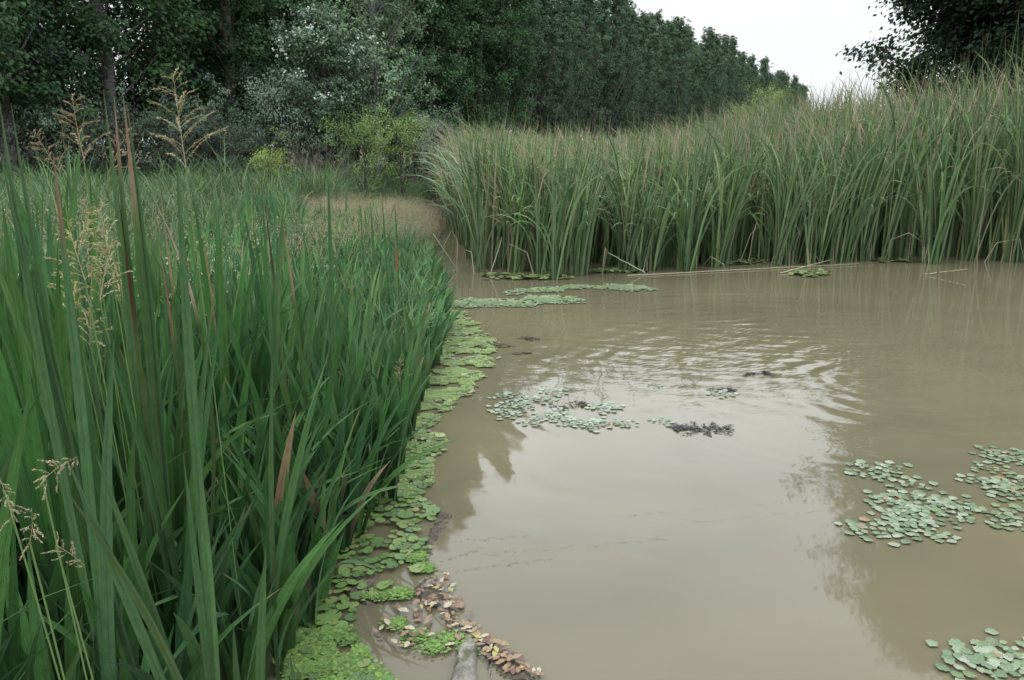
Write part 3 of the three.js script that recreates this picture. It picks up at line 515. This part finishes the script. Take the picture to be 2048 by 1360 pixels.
// sedge meadow, dry grass patch
function tuft(seed, nb, h, w, cols, bendK, heads) {
  const r = rngOf(seed), b = new MB();
  for (let k = 0; k < nb; k++) {
    const az = r() * 6.28, n = 6, L = h * (.6 + .5 * r()), P = RB.curve(r, V((r() - .5) * .3, 0, (r() - .5) * .3), az, .05 + .25 * r(), bendK * (.4 + r()), L, n, 1.7), c = vary(cols[Math.floor(r() * cols.length)], r, .25, .1);
    b.strip(P, bladeW(w, n, .6), V(-Math.sin(az), 0, Math.cos(az)), { flat: true, color: c });
    if (heads && r() < heads) { const e = P[n]; for (let i = 0; i < 46; i++) b.leaf(e.clone().add(V((r() - .5) * .14, (r() - .6) * .22, (r() - .5) * .14)), V(r() - .5, r() - .2, r() - .5).normalize(), V(r() - .5, 1, r() - .5), .013, .0022, vary([.38, .325, .20], r, .25, .08)); }
  }
  return b.geo();
}
function scatter(name, part_, label, category, geos, mat, spots, r, yk = 1) {
  const t = thing(name, label, category); t.userData.kind = 'stuff'; const lists = geos.map(() => []); spots.forEach((s) => lists[Math.floor(r() * geos.length)].push(s));
  const m4 = new THREE.Matrix4(), q = new THREE.Quaternion(), col = new THREE.Color();
  lists.forEach((l, v) => { if (!l.length) return; const im = new THREE.InstancedMesh(geos[v], mat, l.length); im.name = part_; im.userData.kind = 'stuff'; im.castShadow = im.receiveShadow = true; l.forEach(([x, y, z, s], i) => { q.setFromAxisAngle(V(0, 1, 0), r() * 6.28); m4.compose(V(x, y, z), q, V(s, s * yk, s)); im.setMatrixAt(i, m4); const k = .8 + .4 * r(); im.setColorAt(i, col.setRGB(k * (1 + .16 * (r() - .5)), k, k)); }); t.add(im); });
  return t;
}
{
  const r = rngOf(123), sed = [1, 2, 3].map((s) => tuft(500 + s, 26, 1.1, .008, [[.20, .31, .125], [.155, .275, .115], [.24, .33, .145], [.17, .285, .145]], 1.3)), dry = [1, 2, 3].map((s) => tuft(520 + s, 26, .62, .004, [[.2, .2, .1], [.26, .22, .13], [.12, .19, .07], [.13, .21, .08]], .9, .5));
  const dryP = poly([[585, 548], [592, 500], [606, 462], [700, 453], [800, 452], [864, 466], [858, 500], [838, 532], [720, 560]]), S = [], Dd = [];
  for (let k = 0; k < 9000; k++) { const z = lerp(-5, -30, Math.pow(r(), .75)), x = lerp(-24, .4, r()); if (Math.abs(x) > -z * .8 + 2) continue; const e = cattailEdge(z) - x; if (e < .1) continue; if (z > -6 && e < 2.4) continue; if (inPoly(x, z, dryP)) { if (r() < .55) S.push([x, groundY(x, z), z, .3 + .4 * r()]); continue; } S.push([x, groundY(x, z), z, (.62 + .5 * r() + .5 * noise(x * .8, z * .8, 3) + (r() < .06 ? .5 : 0)) * (e < 1.5 ? .55 : z > -13 ? lerp(.62, 1, sstep(e, 2.5, 6)) : 1)]); }
  for (let k = 0; k < 22; k++) { const z = lerp(-3.6, -11, r()), x = cattailEdge(z) - .9 - 4.5 * r(); if (Math.abs(x) > -z * .75) continue; Dd.push([x, Math.max(0, groundY(x, z)), z, 1.1 + .9 * r()]); }
  for (let k = 0; k < 40; k++) { const z = lerp(-9, -24, r()), x = lerp(-15, -2, r()); if (cattailEdge(z) - x < 2) continue; Dd.push([x, groundY(x, z), z, 1 + .9 * r()]); }
  for (let k = 0; k < 800; k++) { const [x, z] = sampleIn(dryP, r); if (noise(x * 1.5, z * 1.5, 6) < -.08) continue; Dd.push([x, Math.max(0, groundY(x, z)), z, .4 + .95 * r()]); }
  scatter('sedge_meadow', 'sedge_tufts', 'green sedge meadow between the left cattails and the wood', 'sedge', sed, M.reed, S, r);
  scatter('dry_grass_patch', 'dry_grass_tufts', 'fluffy tan dry grass beside the inlet and through the meadow', 'grass', dry, M.dull, Dd, r);
  console.log('meadow', S.length, Dd.length);
}

// ------------------------------------------------------------------ floating plants
function padGeo(seed, R, notch = true, n = 22) {
  const r = rngOf(seed), p = [0, .001, 0], c = [], ix = [], u = [.5, .5], ph = r() * 6, dish = .05 * R;
  for (let k = 0; k <= n; k++) { const g = notch ? .16 : 0, a = g + k / n * (Math.PI * 2 - 2 * g), q = R * (1 + .05 * Math.sin(a * 2 + ph) + .03 * Math.sin(a * 5 + ph)); p.push(Math.cos(a) * q * .6, .002, Math.sin(a) * q * .6, Math.cos(a) * q, .002 + dish * .4 * (1 + Math.sin(a * 3 + ph)), Math.sin(a) * q); u.push(.5 + .3 * Math.cos(a), .5 + .3 * Math.sin(a), .5 + .5 * Math.cos(a), .5 + .5 * Math.sin(a)); if (k) { const i = 1 + 2 * k; ix.push(0, i, i - 2, i - 2, i, i + 1, i - 2, i + 1, i - 1); } }
  const g = new THREE.BufferGeometry(); g.setAttribute('position', new THREE.Float32BufferAttribute(p, 3)); g.setAttribute('uv', new THREE.Float32BufferAttribute(u, 2)); g.setIndex(ix); g.computeVertexNormals(); return g;
}
const padTex = canvasTex(128, 128, (u, v) => { const a = Math.atan2(v - .5, u - .5), d = Math.hypot(u - .5, v - .5); const ve = Math.pow(Math.abs(Math.cos(a * 4.5 + .3 * Math.sin(d * 20))), 24) * .12; const k = clamp(.82 + .2 * fbm(u * 6, v * 6, 3, 4) + ve, 0, 1); return [k, k, k * .95]; });
const padMat = (c) => new THREE.MeshPhysicalMaterial({ color: new THREE.Color().setRGB(...c), map: padTex, roughness: .55, side: THREE.DoubleSide, clearcoat: .3, clearcoatRoughness: .3 });
const matEdge = [[570, 1400], [560, 1300], [640, 1190], [690, 1090], [775, 1000], [795, 900], [822, 840], [868, 725], [886, 650], [892, 612], [930, 622], [950, 645], [985, 680], [1000, 700], [985, 735], [960, 765], [940, 790], [900, 820], [876, 850], [882, 900], [866, 950], [868, 1010], [845, 1080], [790, 1120], [735, 1125], [700, 1150], [715, 1200], [700, 1260], [730, 1310], [775, 1365], [790, 1400]];
{
  const r = rngOf(700), MP = poly(matEdge), greens = [[.11, .225, .05], [.16, .28, .065], [.085, .165, .045], [.21, .29, .085]].map(padMat), yell = padMat([.33, .30, .10]), geos = [1, 2, 3, 4].map((s) => padGeo(s, .04));
  const pts = [], near = [], far = [];
  for (let k = 0; k < 9000; k++) { let [x, z] = sampleIn(MP, r); const fz = sstep(-z, 4.6, 6.2), R = (.015 + .026 * r() * r() + .008 * r()) * lerp(1, .6, fz); x += .12 * noise(x * 5, z * 5, 31); z += .1 * noise(x * 5, z * 5, 37); if (noise(x * 4, z * 4, 12) < lerp(-.3, .02, fz)) continue; if (pts.some(([a, b, c]) => Math.hypot(a - x, b - z) < (R + c) * .7)) continue; const dens = noise(x * 2.2, z * 2.2, 9); if (dens < -.22 && r() < .8) continue; pts.push([x, z, R]); }
  const gapP = poly([[655, 1165], [700, 1120], [780, 1118], [850, 1085], [862, 1100], [835, 1150], [770, 1185], [700, 1215]]); for (let k = 0; k < 700; k++) { const [x, z] = sampleIn(gapP, r), R = .013 + .02 * r(); if (noise(x * 7, z * 7, 51) < -.05 || pts.some(([a, b, c]) => Math.hypot(a - x, b - z) < (R + c) * .75)) continue; pts.push([x, z, R]); }
  pts.sort((a, b) => b[1] - a[1]);
  pts.forEach((p, i) => (i < 296 ? near : far).push(p));
  const src = {};
  near.forEach(([x, z, R], i) => {
    const y = r() < .045, mi = y ? 9 : Math.floor(r() * 4), gi = i % 4, key = mi + '_' + gi;
    let o; if (src[key]) o = dup(src[key]); else o = src[key] = top('floating_lily_pad', geos[gi], y ? yell : greens[mi], y ? 'yellowing round floating leaf among the green pads by the cattails' : 'small round green floating leaf in the carpet of pads along the left bank', 'floating leaf', y ? 'yellowing floating leaves' : 'green floating leaves along the left bank');
    o.position.set(x, (z > -3.75 && z < -3.1 ? .012 : .004) + .016 * r(), z); o.rotation.set((r() - .5) * .22, r() * 6.28, (r() - .5) * .22); o.scale.setScalar(R / .04);
  });
  const st = thing('lily_pad_carpet', 'carpet of small round floating leaves farther along the left bank', 'floating leaves'); st.userData.kind = 'stuff';
  const m4 = new THREE.Matrix4(), q = new THREE.Quaternion(), col = new THREE.Color();
  geos.forEach((g, gi) => { const l = far.filter((_, i) => i % 4 === gi), im = new THREE.InstancedMesh(g, padMat([1, 1, 1]), l.length); im.name = 'pads'; im.userData.kind = 'stuff'; l.forEach(([x, z, R], i) => { q.setFromEuler(new THREE.Euler((r() - .5) * .25, r() * 6.28, (r() - .5) * .25)); m4.compose(V(x, .004 + .016 * r(), z), q, V(1, 1, 1).multiplyScalar(R / .04)); im.setMatrixAt(i, m4); const c = vary([[.16, .25, .08], [.21, .29, .10], [.15, .19, .10], [.27, .33, .13], [.24, .22, .12]][Math.floor(r() * 5)], r, .25); im.setColorAt(i, col.setRGB(...c)); }); st.add(im); });
  // duckweed and small floating fern between the pads
  const bit = new MB(), rb = rngOf(4); for (let k = 0; k < 5; k++) { const a = k * 1.3 + rb(), c = V(Math.cos(a) * .006, .002 + .002 * rb(), Math.sin(a) * .006), b0 = c.clone(); bit.leaf(b0, V(Math.cos(a), .25, Math.sin(a)).normalize(), V(0, 1, 0), .008, .0038, [1, 1, 1], .1); }
  const bits = []; const lowP = poly([[570, 1400], [560, 1320], [600, 1270], [690, 1255], [720, 1300], [775, 1362], [790, 1400]]), matP2 = poly([[868, 725], [886, 650], [900, 612], [950, 645], [985, 680], [995, 700], [975, 735], [940, 780], [890, 815], [868, 850], [872, 930], [850, 1000], [800, 1010], [800, 900], [825, 835]]);
  for (let k = 0; k < 2900; k++) { const [x, z] = sampleIn(lowP, r); if (noise(x * 11, z * 11, 2) + .5 * noise(x * 34, z * 34, 3) < .02) continue; bits.push([x, z]); }
  for (let k = 0; k < 30000; k++) { let [x, z] = sampleIn(matP2, r); x += .14 * noise(x * 4, z * 4, 41); z += .12 * noise(x * 4, z * 4, 43); if (noise(x * 5, z * 5, 2) + .4 * noise(x * 17, z * 17, 6) < -.1) continue; bits.push([x, z]); }
  for (const [px, py, n] of [[905, 1280, 26], [932, 1296, 22], [868, 1300, 18], [800, 1250, 26], [838, 1278, 30], [760, 1195, 80], [830, 1120, 60], [845, 1140, 60], [800, 1192, 60], [830, 1105, 50]]) { const c = G(px, py); for (let k = 0; k < n; k++) bits.push([c.x + (r() + r() - 1) * .06, c.z + (r() + r() - 1) * .04]); }
  const dw = new THREE.InstancedMesh(bit.geo(), M.dull, bits.length); dw.name = 'duckweed'; tag(dw, 'bright green duckweed and tiny floating ferns filling the gaps along the left bank', 'duckweed', null, 'stuff'); scene.add(dw);
  bits.forEach(([x, z], i) => { q.setFromAxisAngle(V(0, 1, 0), r() * 6.28); const s = (.9 + 1.1 * r()) * (z > -3.4 ? 1.35 : 1); m4.compose(V(x, .003 + .006 * r(), z), q, V(s, s * .7, s)); dw.setMatrixAt(i, m4); dw.setColorAt(i, col.setRGB(...vary(z > -4 ? [.17, .28, .075] : [.26, .35, .13], r, .3, .14))); });
  console.log('pads', pts.length, 'bits', bits.length);
  // weed patches at the foot of the reeds
  const wp = []; for (const [px, py, w, h, n] of [[1060, 556, 90, 5, 260], [1230, 543, 70, 5, 180], [1560, 515, 110, 9, 380], [1620, 548, 45, 8, 140], [1470, 525, 60, 6, 160], [990, 552, 30, 4, 60], [1800, 522, 60, 4, 100]]) for (let k = 0; k < n; k++) { const p = G(px + (r() + r() - 1) * w, py + (r() + r() - 1) * h); wp.push([p.x, p.z]); }
  const fw = new THREE.InstancedMesh(geos[0], padMat([1, 1, 1]), wp.length); fw.name = 'floating_weed'; tag(fw, 'green floating weed patches at the foot of the reed bed', 'floating weed', null, 'stuff'); scene.add(fw);
  wp.forEach(([x, z], i) => { q.setFromEuler(new THREE.Euler((r() - .5) * .5, r() * 6, (r() - .5) * .5)); m4.compose(V(x, .01 + .02 * r(), z), q, V(1, 1, 1)); fw.setMatrixAt(i, m4); fw.setColorAt(i, col.setRGB(...vary([.17, .23, .09], r, .3, .1))); });
}
// water chestnut rosettes
function chestnutLeaf(seed, L) {
  const r = rngOf(seed), b = new MB(), c = [1, 1, 1], n = 9, ctr = b.v(0, .006, 0, 0, 1, 0, .5, .1, c), idx = [];
  // rhombic, toothed along the outer edges
  const out = [[0, 0]]; for (let k = 0; k <= n; k++) { const t = k / n; const a = lerp(-1.15, 1.15, t), q = L * (1.02 - .18 * Math.abs(a)) * (k % 2 ? 1 : .92); out.push([Math.sin(a) * q * .78, Math.cos(a) * q]); }
  const mid = b.v(0, .007, L * .5, 0, 1, 0, .5, .5, c);
  for (const [x, z] of out) idx.push(b.v(x, .001 + .004 * r(), z, x * 4, 1, (z - L * .5) * 4, .5 + x / L * .5, z / L, c));
  for (let k = 1; k + 1 < idx.length; k++) b.i.push(mid, idx[k], idx[k + 1]);
  b.i.push(mid, idx[0], idx[1], mid, idx[idx.length - 1], idx[0]); void ctr;
  return b.geo();
}
{
  const r = rngOf(808), leafG = [1, 2, 3].map((s) => chestnutLeaf(s, .058)), mats = [[.15, .225, .11], [.20, .27, .155], [.12, .195, .095], [.30, .35, .25]].map((c) => new THREE.MeshPhysicalMaterial({ color: new THREE.Color().setRGB(...c), map: padTex, roughness: .5, side: THREE.DoubleSide, clearcoat: .5, clearcoatRoughness: .25 }));
  const redM = new THREE.MeshPhysicalMaterial({ color: new THREE.Color().setRGB(.30, .2, .12), map: padTex, roughness: .6, side: THREE.DoubleSide });
  const fill = (t, seed) => { const q = rngOf(seed); let k = 0; for (const [n, rad, y, s] of [[4, .014, .008, .55], [6, .048, .0045, .74], [8, .094, .0015, .92]]) for (let i = 0; i < n; i++, k++) { if (q() < .12) continue; const a = i / n * 6.283 + q() * .5 + rad * 20, m = part('leaf', leafG[k % 3], q() < .03 ? redM : mats[Math.floor(q() * 4)], t), rr = rad * (.85 + .4 * q()); m.position.set(Math.sin(a) * rr, y + .0035 * q(), Math.cos(a) * rr); m.rotation.order = 'YXZ'; m.rotation.set(-.02 - .07 * q(), a + (q() - .5) * .6, (q() - .5) * .12); m.scale.setScalar(s * (.85 + .3 * q())); } };
  const src = [];
  const put = (px, py, label, group, s = 1) => { const p = G(px, py), i = Math.floor(r() * 5); let o; if (src[i]) o = dup(src[i], label, group); else { o = src[i] = thing('water_chestnut_rosette', label, 'water plant', group); fill(o, 900 + i); } if (group) o.userData.group = group; else delete o.userData.group; o.position.set(p.x, .002, p.z); o.rotation.y = r() * 6.28; o.scale.setScalar(s * (.85 + .3 * r())); };
  const R1 = [[1735, 941], [1746, 957], [1790, 941], [1833, 974], [1768, 1001], [1790, 1012], [1822, 1001], [1855, 1006], [1779, 1033], [1806, 1033], [1844, 1039], [1877, 1017], [1915, 1022], [1942, 1012], [1724, 1061], [1757, 1066], [1822, 1061], [1866, 1066], [1898, 1039], [1980, 1033], [2013, 1044], [2040, 1033]];
  for (const p of R1) put(...p, 'pale green water chestnut rosette in the broad floating patch at right', 'rosettes in the broad patch at right', .92);
  for (const p of [[1985, 908], [2007, 919], [2034, 914], [1985, 941], [1964, 968], [1991, 974], [2023, 990], [2040, 968]]) put(...p, 'pale water chestnut rosette in the upper patch touching the right edge', 'rosettes in the upper right patch', .9);
  for (const p of [[1930, 1326], [1962, 1340], [1984, 1322], [2013, 1298], [2034, 1322], [2029, 1344]]) put(...p, 'water chestnut rosette in the patch at the bottom right corner', 'rosettes in the bottom right corner', .95);
  for (const p of [[1000, 797], [1022, 793], [1004, 819], [1030, 808], [1044, 815], [1008, 830], [1066, 800], [1092, 800], [1088, 833], [1118, 837], [1133, 844], [1118, 826], [1155, 844], [1173, 848], [1191, 852], [1214, 844], [1202, 819], [1217, 815], [1063, 844]]) put(...p, 'water chestnut rosette in the drifting patch beside the left bank', 'rosettes in the middle patch', .82);
  put(1107, 785, 'single water chestnut rosette just above the middle patch', null, .9); put(1254, 848, 'single small rosette right of the middle patch', null, .6); put(1320, 844, 'lone small rosette between the middle patch and the dark weed', null, .7); put(1445, 789, 'lone rosette beside a dark weed tuft in the rippled water', null, .7); put(1310, 771, 'lone greenish rosette at the lower rim of the ripples', null, .5); put(1370, 772, 'small yellowish rosette at the rim of the ripples', null, .4);
  // far strips: leaves too small to tell apart, one leaf mesh each
  const fb = new MB(), fr = rngOf(5); for (let k = 0; k < 17; k++) { const a = fr() * 6.28, q = Math.sqrt(fr()) * .11, b0 = V(Math.sin(a) * q, .002 + .006 * fr(), Math.cos(a) * q); fb.leaf(b0, V(Math.sin(a), .04, Math.cos(a)).normalize(), V(0, 1, 0), .055, .028, vary([.19, .25, .13], fr, .3, .08), .1); }
  const fg = fb.geo(); let first;
  const farPut = (px, py, label, group) => { const p = G(px, py); let o; if (first) o = dup(first, label, group); else { o = first = thing('water_chestnut_rosette', label, 'water plant', group); part('leaves', fg, M.pad, o); } o.position.set(p.x, .003, p.z); o.rotation.y = r() * 6.28; o.scale.setScalar(.8 + .5 * r()); };
  for (let k = 0; k < 44; k++) { const u = r(); farPut(lerp(905, 1060, u), 607 + (r() - .5) * 11, 'tiny far rosette in the strip nearest the left cattails', 'rosettes in the left far strip'); }
  for (let k = 0; k < 26; k++) farPut(1100 + (r() + r() - 1) * 55, 601 + (r() - .5) * 12, 'tiny far rosette in the small patch at the right end of the left strip', 'rosettes in the small far patch');
  for (let k = 0; k < 30; k++) { const u = r(); farPut(lerp(1015, 1190, u), lerp(585, 574, u) + (r() - .5) * 7, 'tiny far rosette in the thin strip before the reeds', 'rosettes in the thin far strip'); }
  for (let k = 0; k < 28; k++) farPut(1250 + (r() + r() - 1) * 62, 576 + (r() - .5) * 9, 'tiny far rosette in the strip farthest right before the reeds', 'rosettes in the right far strip');
}
// dark weed just breaking the surface
{
  const r = rngOf(15), mat = leafMat({ clearcoat: .4, clearcoatRoughness: .2, transmission: 0 });
  const weed = (w, h, n, label, px, py, col) => { const b = new MB(), c = G(px, py); for (let k = 0; k < n; k++) { const x = (r() + r() - 1) * w, z = (r() + r() - 1) * h; const L = .05 + .05 * r(), a0 = r() * 6.28; b.tube([V(x, -.02, z), V(x + Math.cos(a0) * L * .5, .012, z + Math.sin(a0) * L * .5), V(x + Math.cos(a0) * L, .006, z + Math.sin(a0) * L)], [.002, .002, .001], 3, col); for (let i = 0; i < 12; i++) { const t = r(), a = r() * 6.28; b.leaf(V(x + Math.cos(a0) * L * t, .012 * r() - .002, z + Math.sin(a0) * L * t), V(Math.cos(a), .25 * r(), Math.sin(a)).normalize(), V(0, 1, 0), .028, .006, vary(col, r, .3), .2); } } const t = thing('water_weed', label, 'water plant'); part('fronds', b.geo(), mat, t); t.position.set(c.x, 0, c.z); };
  const DK = [.045, .045, .04];
  weed(.10, .06, 14, 'dark weed tuft in the still water, left half of the pair', 1365, 858, DK); weed(.16, .09, 24, 'dark weed tuft in the still water, right half of the pair', 1418, 860, DK);
  weed(.09, .05, 12, 'dark weed behind the lone rosette in the ripples', 1452, 783, DK); weed(.16, .05, 14, 'dark weed sprawling at the far side of the bright ripples', 1512, 748, DK);
  weed(.1, .06, 12, 'brown weed just under the surface off the left bank, larger one', 1055, 678, [.07, .06, .04]); weed(.07, .04, 6, 'brown weed speck under the surface off the left bank', 1040, 708, [.07, .06, .04]);
  weed(.2, .1, 16, 'dark brown weed at the right side of the middle rosette patch', 1150, 812, [.06, .05, .035]); weed(.3, .16, 40, 'dark weed mat at the tip of the pad carpet', 970, 692, [.07, .065, .04]);
}
// thin lines of tiny debris drifting on the open water
{
  const r = rngOf(2024), b = new MB(), L = []; for (const [x0, y0, x1, y1, n] of [[905, 1083, 1060, 1072, 60], [880, 1125, 960, 1098, 40], [960, 1110, 1330, 1078, 80], [910, 1142, 1110, 1118, 60], [1200, 1035, 1640, 1000, 60], [1330, 1050, 1700, 1015, 50], [1100, 950, 1900, 700, 70]]) for (let k = 0; k < n; k++) { const t = r(), p = G(lerp(x0, x1, t) + (r() - .5) * 6, lerp(y0, y1, t) + 5 * noise(t * 9, x0) + (r() - .5) * 4); L.push(p); }
  for (const p of L) { const a = (r() - .5) * 1.6; b.leaf(V(p.x, .003, p.z), V(Math.cos(a), 0, Math.sin(a)), V(0, 1, 0), .006 + .016 * r() * r(), .0012, vary([.11, .09, .06], r, .4), .1); }
  top('floating_debris', b.geo(), M.twig, 'faint lines of tiny dark debris drifting on the open water', 'debris', null, 'stuff');
}
// broken concrete at the water's edge
const concTex = canvasTex(256, 256, (u, v) => { const n = fbm(u * 7, v * 7, 1, 5), m = noise(u * 60, v * 60, 2), moss = sstep(fbm(u * 4, v * 4, 8, 4), .06, .2); const k = clamp(.62 + .4 * n + .12 * m, 0, 1); return [lerp(k, .3, moss * .7), lerp(k * .98, .33, moss * .7), lerp(k * .93, .18, moss * .7)]; });
const concMat = new THREE.MeshStandardMaterial({ color: new THREE.Color().setRGB(.5, .49, .45), map: concTex, roughness: .85, bumpMap: concTex, bumpScale: .01 });
const mudTex = canvasTex(256, 256, (u, v) => { const n = fbm(u * 9, v * 9, 5, 5), m = noise(u * 50, v * 50, 2); const k = clamp(.6 + .55 * n + .2 * m, 0, 1); return [k, k * .95, k * .86]; });
const mudMat = new THREE.MeshPhysicalMaterial({ color: new THREE.Color().setRGB(.17, .15, .11), map: mudTex, roughness: .6, bumpMap: mudTex, bumpScale: .012 });
function slab(name, label, category, outline, topY, mat, rough = .012, depth = .2) {
  const P = outline.map(([x, y]) => { const p = G(x, y); return [p.x, p.z]; }), s = new THREE.Shape(P.map(([x, z]) => new THREE.Vector2(x, -z))), cx = P.reduce((a, p) => a + p[0], 0) / P.length, cz = P.reduce((a, p) => a + p[1], 0) / P.length;
  let x0 = 1e9, x1 = -1e9, z0 = 1e9, z1 = -1e9; for (const [x, z] of P) { x0 = Math.min(x0, x); x1 = Math.max(x1, x); z0 = Math.min(z0, z); z1 = Math.max(z1, z); }
  const st = .014, nx = Math.ceil((x1 - x0 + .1) / st), nz = Math.ceil((z1 - z0 + .1) / st), p = [], u = [], ix = [];
  const dist = (x, z) => { let d = 1e9; for (let i = 0, j = P.length - 1; i < P.length; j = i++) { const [ax, az] = P[j], [bx, bz] = P[i], t = clamp(((x - ax) * (bx - ax) + (z - az) * (bz - az)) / ((bx - ax) ** 2 + (bz - az) ** 2 + 1e-9), 0, 1); d = Math.min(d, Math.hypot(x - ax - (bx - ax) * t, z - az - (bz - az) * t)); } return inPoly(x, z, P) ? d : -d; };
  for (let j = 0; j <= nz; j++) for (let i = 0; i <= nx; i++) { const x = x0 - .05 + i * st, z = z0 - .05 + j * st, d = dist(x, z) + .012 * noise(x * 30, z * 30, 2); const ty = typeof topY === 'function' ? topY(x, z) : topY; p.push(x - cx, lerp(-depth, ty + rough * (fbm(x * 12, z * 12, 3, 4) * 2), sstep(d, -.02, .022)), z - cz); u.push(x / .6, z / .6); }
  for (let j = 0; j < nz; j++) for (let i = 0; i < nx; i++) { const a = j * (nx + 1) + i; ix.push(a, a + nx + 1, a + 1, a + 1, a + nx + 1, a + nx + 2); }
  const g = new THREE.BufferGeometry(); g.setAttribute('position', new THREE.Float32BufferAttribute(p, 3)); g.setAttribute('uv', new THREE.Float32BufferAttribute(u, 2)); g.setIndex(ix); g.computeVertexNormals(); void s;
  const m = top(name, g, mat, label, category); m.position.set(cx, 0, cz); return m;
}
slab('concrete_block', 'broken pale concrete block poking out of the water at the bottom', 'concrete', [[898, 1350], [912, 1300], [945, 1274], [966, 1302], [958, 1335], [964, 1365], [952, 1400], [880, 1400]], .036, concMat, .022);
slab('concrete_block', 'smaller cracked-off concrete chunk touching the right side of the pale block', 'concrete', [[966, 1312], [982, 1322], [992, 1352], [990, 1400], [970, 1400], [974, 1360], [966, 1335]], .03, concMat, .022);
slab('mud_ledge', 'muddy submerged ledge running out to the right under the fallen leaves', 'ledge', [[935, 1272], [990, 1280], [1020, 1305], [1090, 1358], [1085, 1368], [1000, 1366], [960, 1320]], .004, mudMat, .007);
slab('mud_ledge', 'muddy ledge with fallen leaves left of the open water', 'ledge', [[800, 1190], [850, 1150], [880, 1150], [900, 1195], [945, 1265], [925, 1275], [880, 1230], [830, 1205]], .003, mudMat, .007);
slab('mud_ledge', 'dark mud strip between the lily pads and the little pool', 'ledge', [[690, 1205], [740, 1195], [800, 1185], [830, 1195], [800, 1212], [730, 1218]], .005, mudMat, .009);
slab('concrete_slab', 'mossy edged concrete slab lying at the waterline beside the lily pads', 'concrete', [[845, 1075], [870, 1020], [912, 1028], [908, 1042], [880, 1082], [850, 1122], [815, 1125]], (x, z) => .003, mudMat, .006);
slab('mud_ledge', 'brown muddy gap among the lily pads at the foot of the cattails', 'ledge', [[690, 1110], [740, 1120], [770, 1150], [740, 1190], [690, 1200], [660, 1160]], .012, mudMat, .01);

// fallen leaves
{
  const r = rngOf(606), geos = [1, 2, 3].map((s) => { const q = rngOf(s), b = new MB(), c = [1, 1, 1], L = .058, n = 8, P = [], w = []; for (let k = 0; k <= n; k++) { const t = k / n; P.push(V((t - .5) * L, .004 + .008 * (q() - .3) * Math.sin(t * 3) + .004 * Math.abs(t - .5), .003 * Math.sin(t * 4 + s))); w.push(Math.max(.0008, .0125 * Math.pow(Math.sin(Math.PI * clamp(t, .01, .985)), .75))); } return b.strip(P, w, V(0, 0, 1), { fold: .14, color: c }).geo(); });
  const mk = (c) => new THREE.MeshPhysicalMaterial({ color: new THREE.Color().setRGB(...c), map: bladeTex, side: THREE.DoubleSide, roughness: .6, clearcoat: .25, clearcoatRoughness: .3 });
  const kinds = [['reddish brown', mk([.28, .15, .075])], ['tan', mk([.38, .26, .14])], ['salmon brown', mk([.34, .21, .125])], ['pale cream', mk([.55, .48, .34])], ['yellow', mk([.48, .42, .14])], ['dark brown', mk([.16, .085, .06])]];
  const zones = [['on the muddy ledge left of the open water', [[825, 1195], [865, 1150], [905, 1160], [925, 1205], [962, 1258], [925, 1278], [872, 1232]], 52], ['floating in the little dark pool by the cattails', [[735, 1255], [800, 1215], [860, 1205], [900, 1240], [930, 1280], [900, 1300], [850, 1310], [800, 1330], [760, 1300]], 40], ['on the ledge beside the concrete block at the bottom', [[925, 1262], [965, 1268], [1000, 1290], [1050, 1330], [1090, 1358], [1050, 1358], [1000, 1345], [960, 1305]], 52]];
  const src = {};
  for (const [where, pz, n] of zones) { const P = poly(pz), got = []; for (let k = 0, t = 0; k < n && t < 900; t++) { const [x, z] = sampleIn(P, r); if (got.some(([a, b]) => Math.hypot(a - x, b - z) < .017)) continue; got.push([x, z]); k++; const q = r(), ki = q < .26 ? 0 : q < .44 ? 1 : q < .66 ? 2 : q < .83 ? 3 : q < .9 ? 4 : 5, gi = k % 3, key = ki + '_' + gi, label = `${kinds[ki][0]} oval fallen leaf ${where}`, group = `${kinds[ki][0]} fallen leaves ${where}`; let o; if (src[key]) o = dup(src[key], label, group); else o = src[key] = top('fallen_leaf', geos[gi], kinds[ki][1], label, 'fallen leaf', group); o.position.set(x, .009 + .012 * r(), z); o.rotation.set((r() - .5) * .16, r() * 6.28, (r() - .5) * .16); const s = .46 + .42 * r(); o.scale.set(s, s, s * (.8 + .6 * r())); } }
  for (const [px, py, label] of [[893, 1153, 'pale cream leaf lying at the tip of the leafy ledge'], [1078, 1347, 'small tan leaf drifting alone at the right end of the ledge']]) { const p = G(px, py), o = dup(src['3_0'] ?? Object.values(src)[0], label); delete o.userData.group; o.position.set(p.x, .012, p.z); o.rotation.y = r() * 6; }
}
renderer.render(scene, camera);
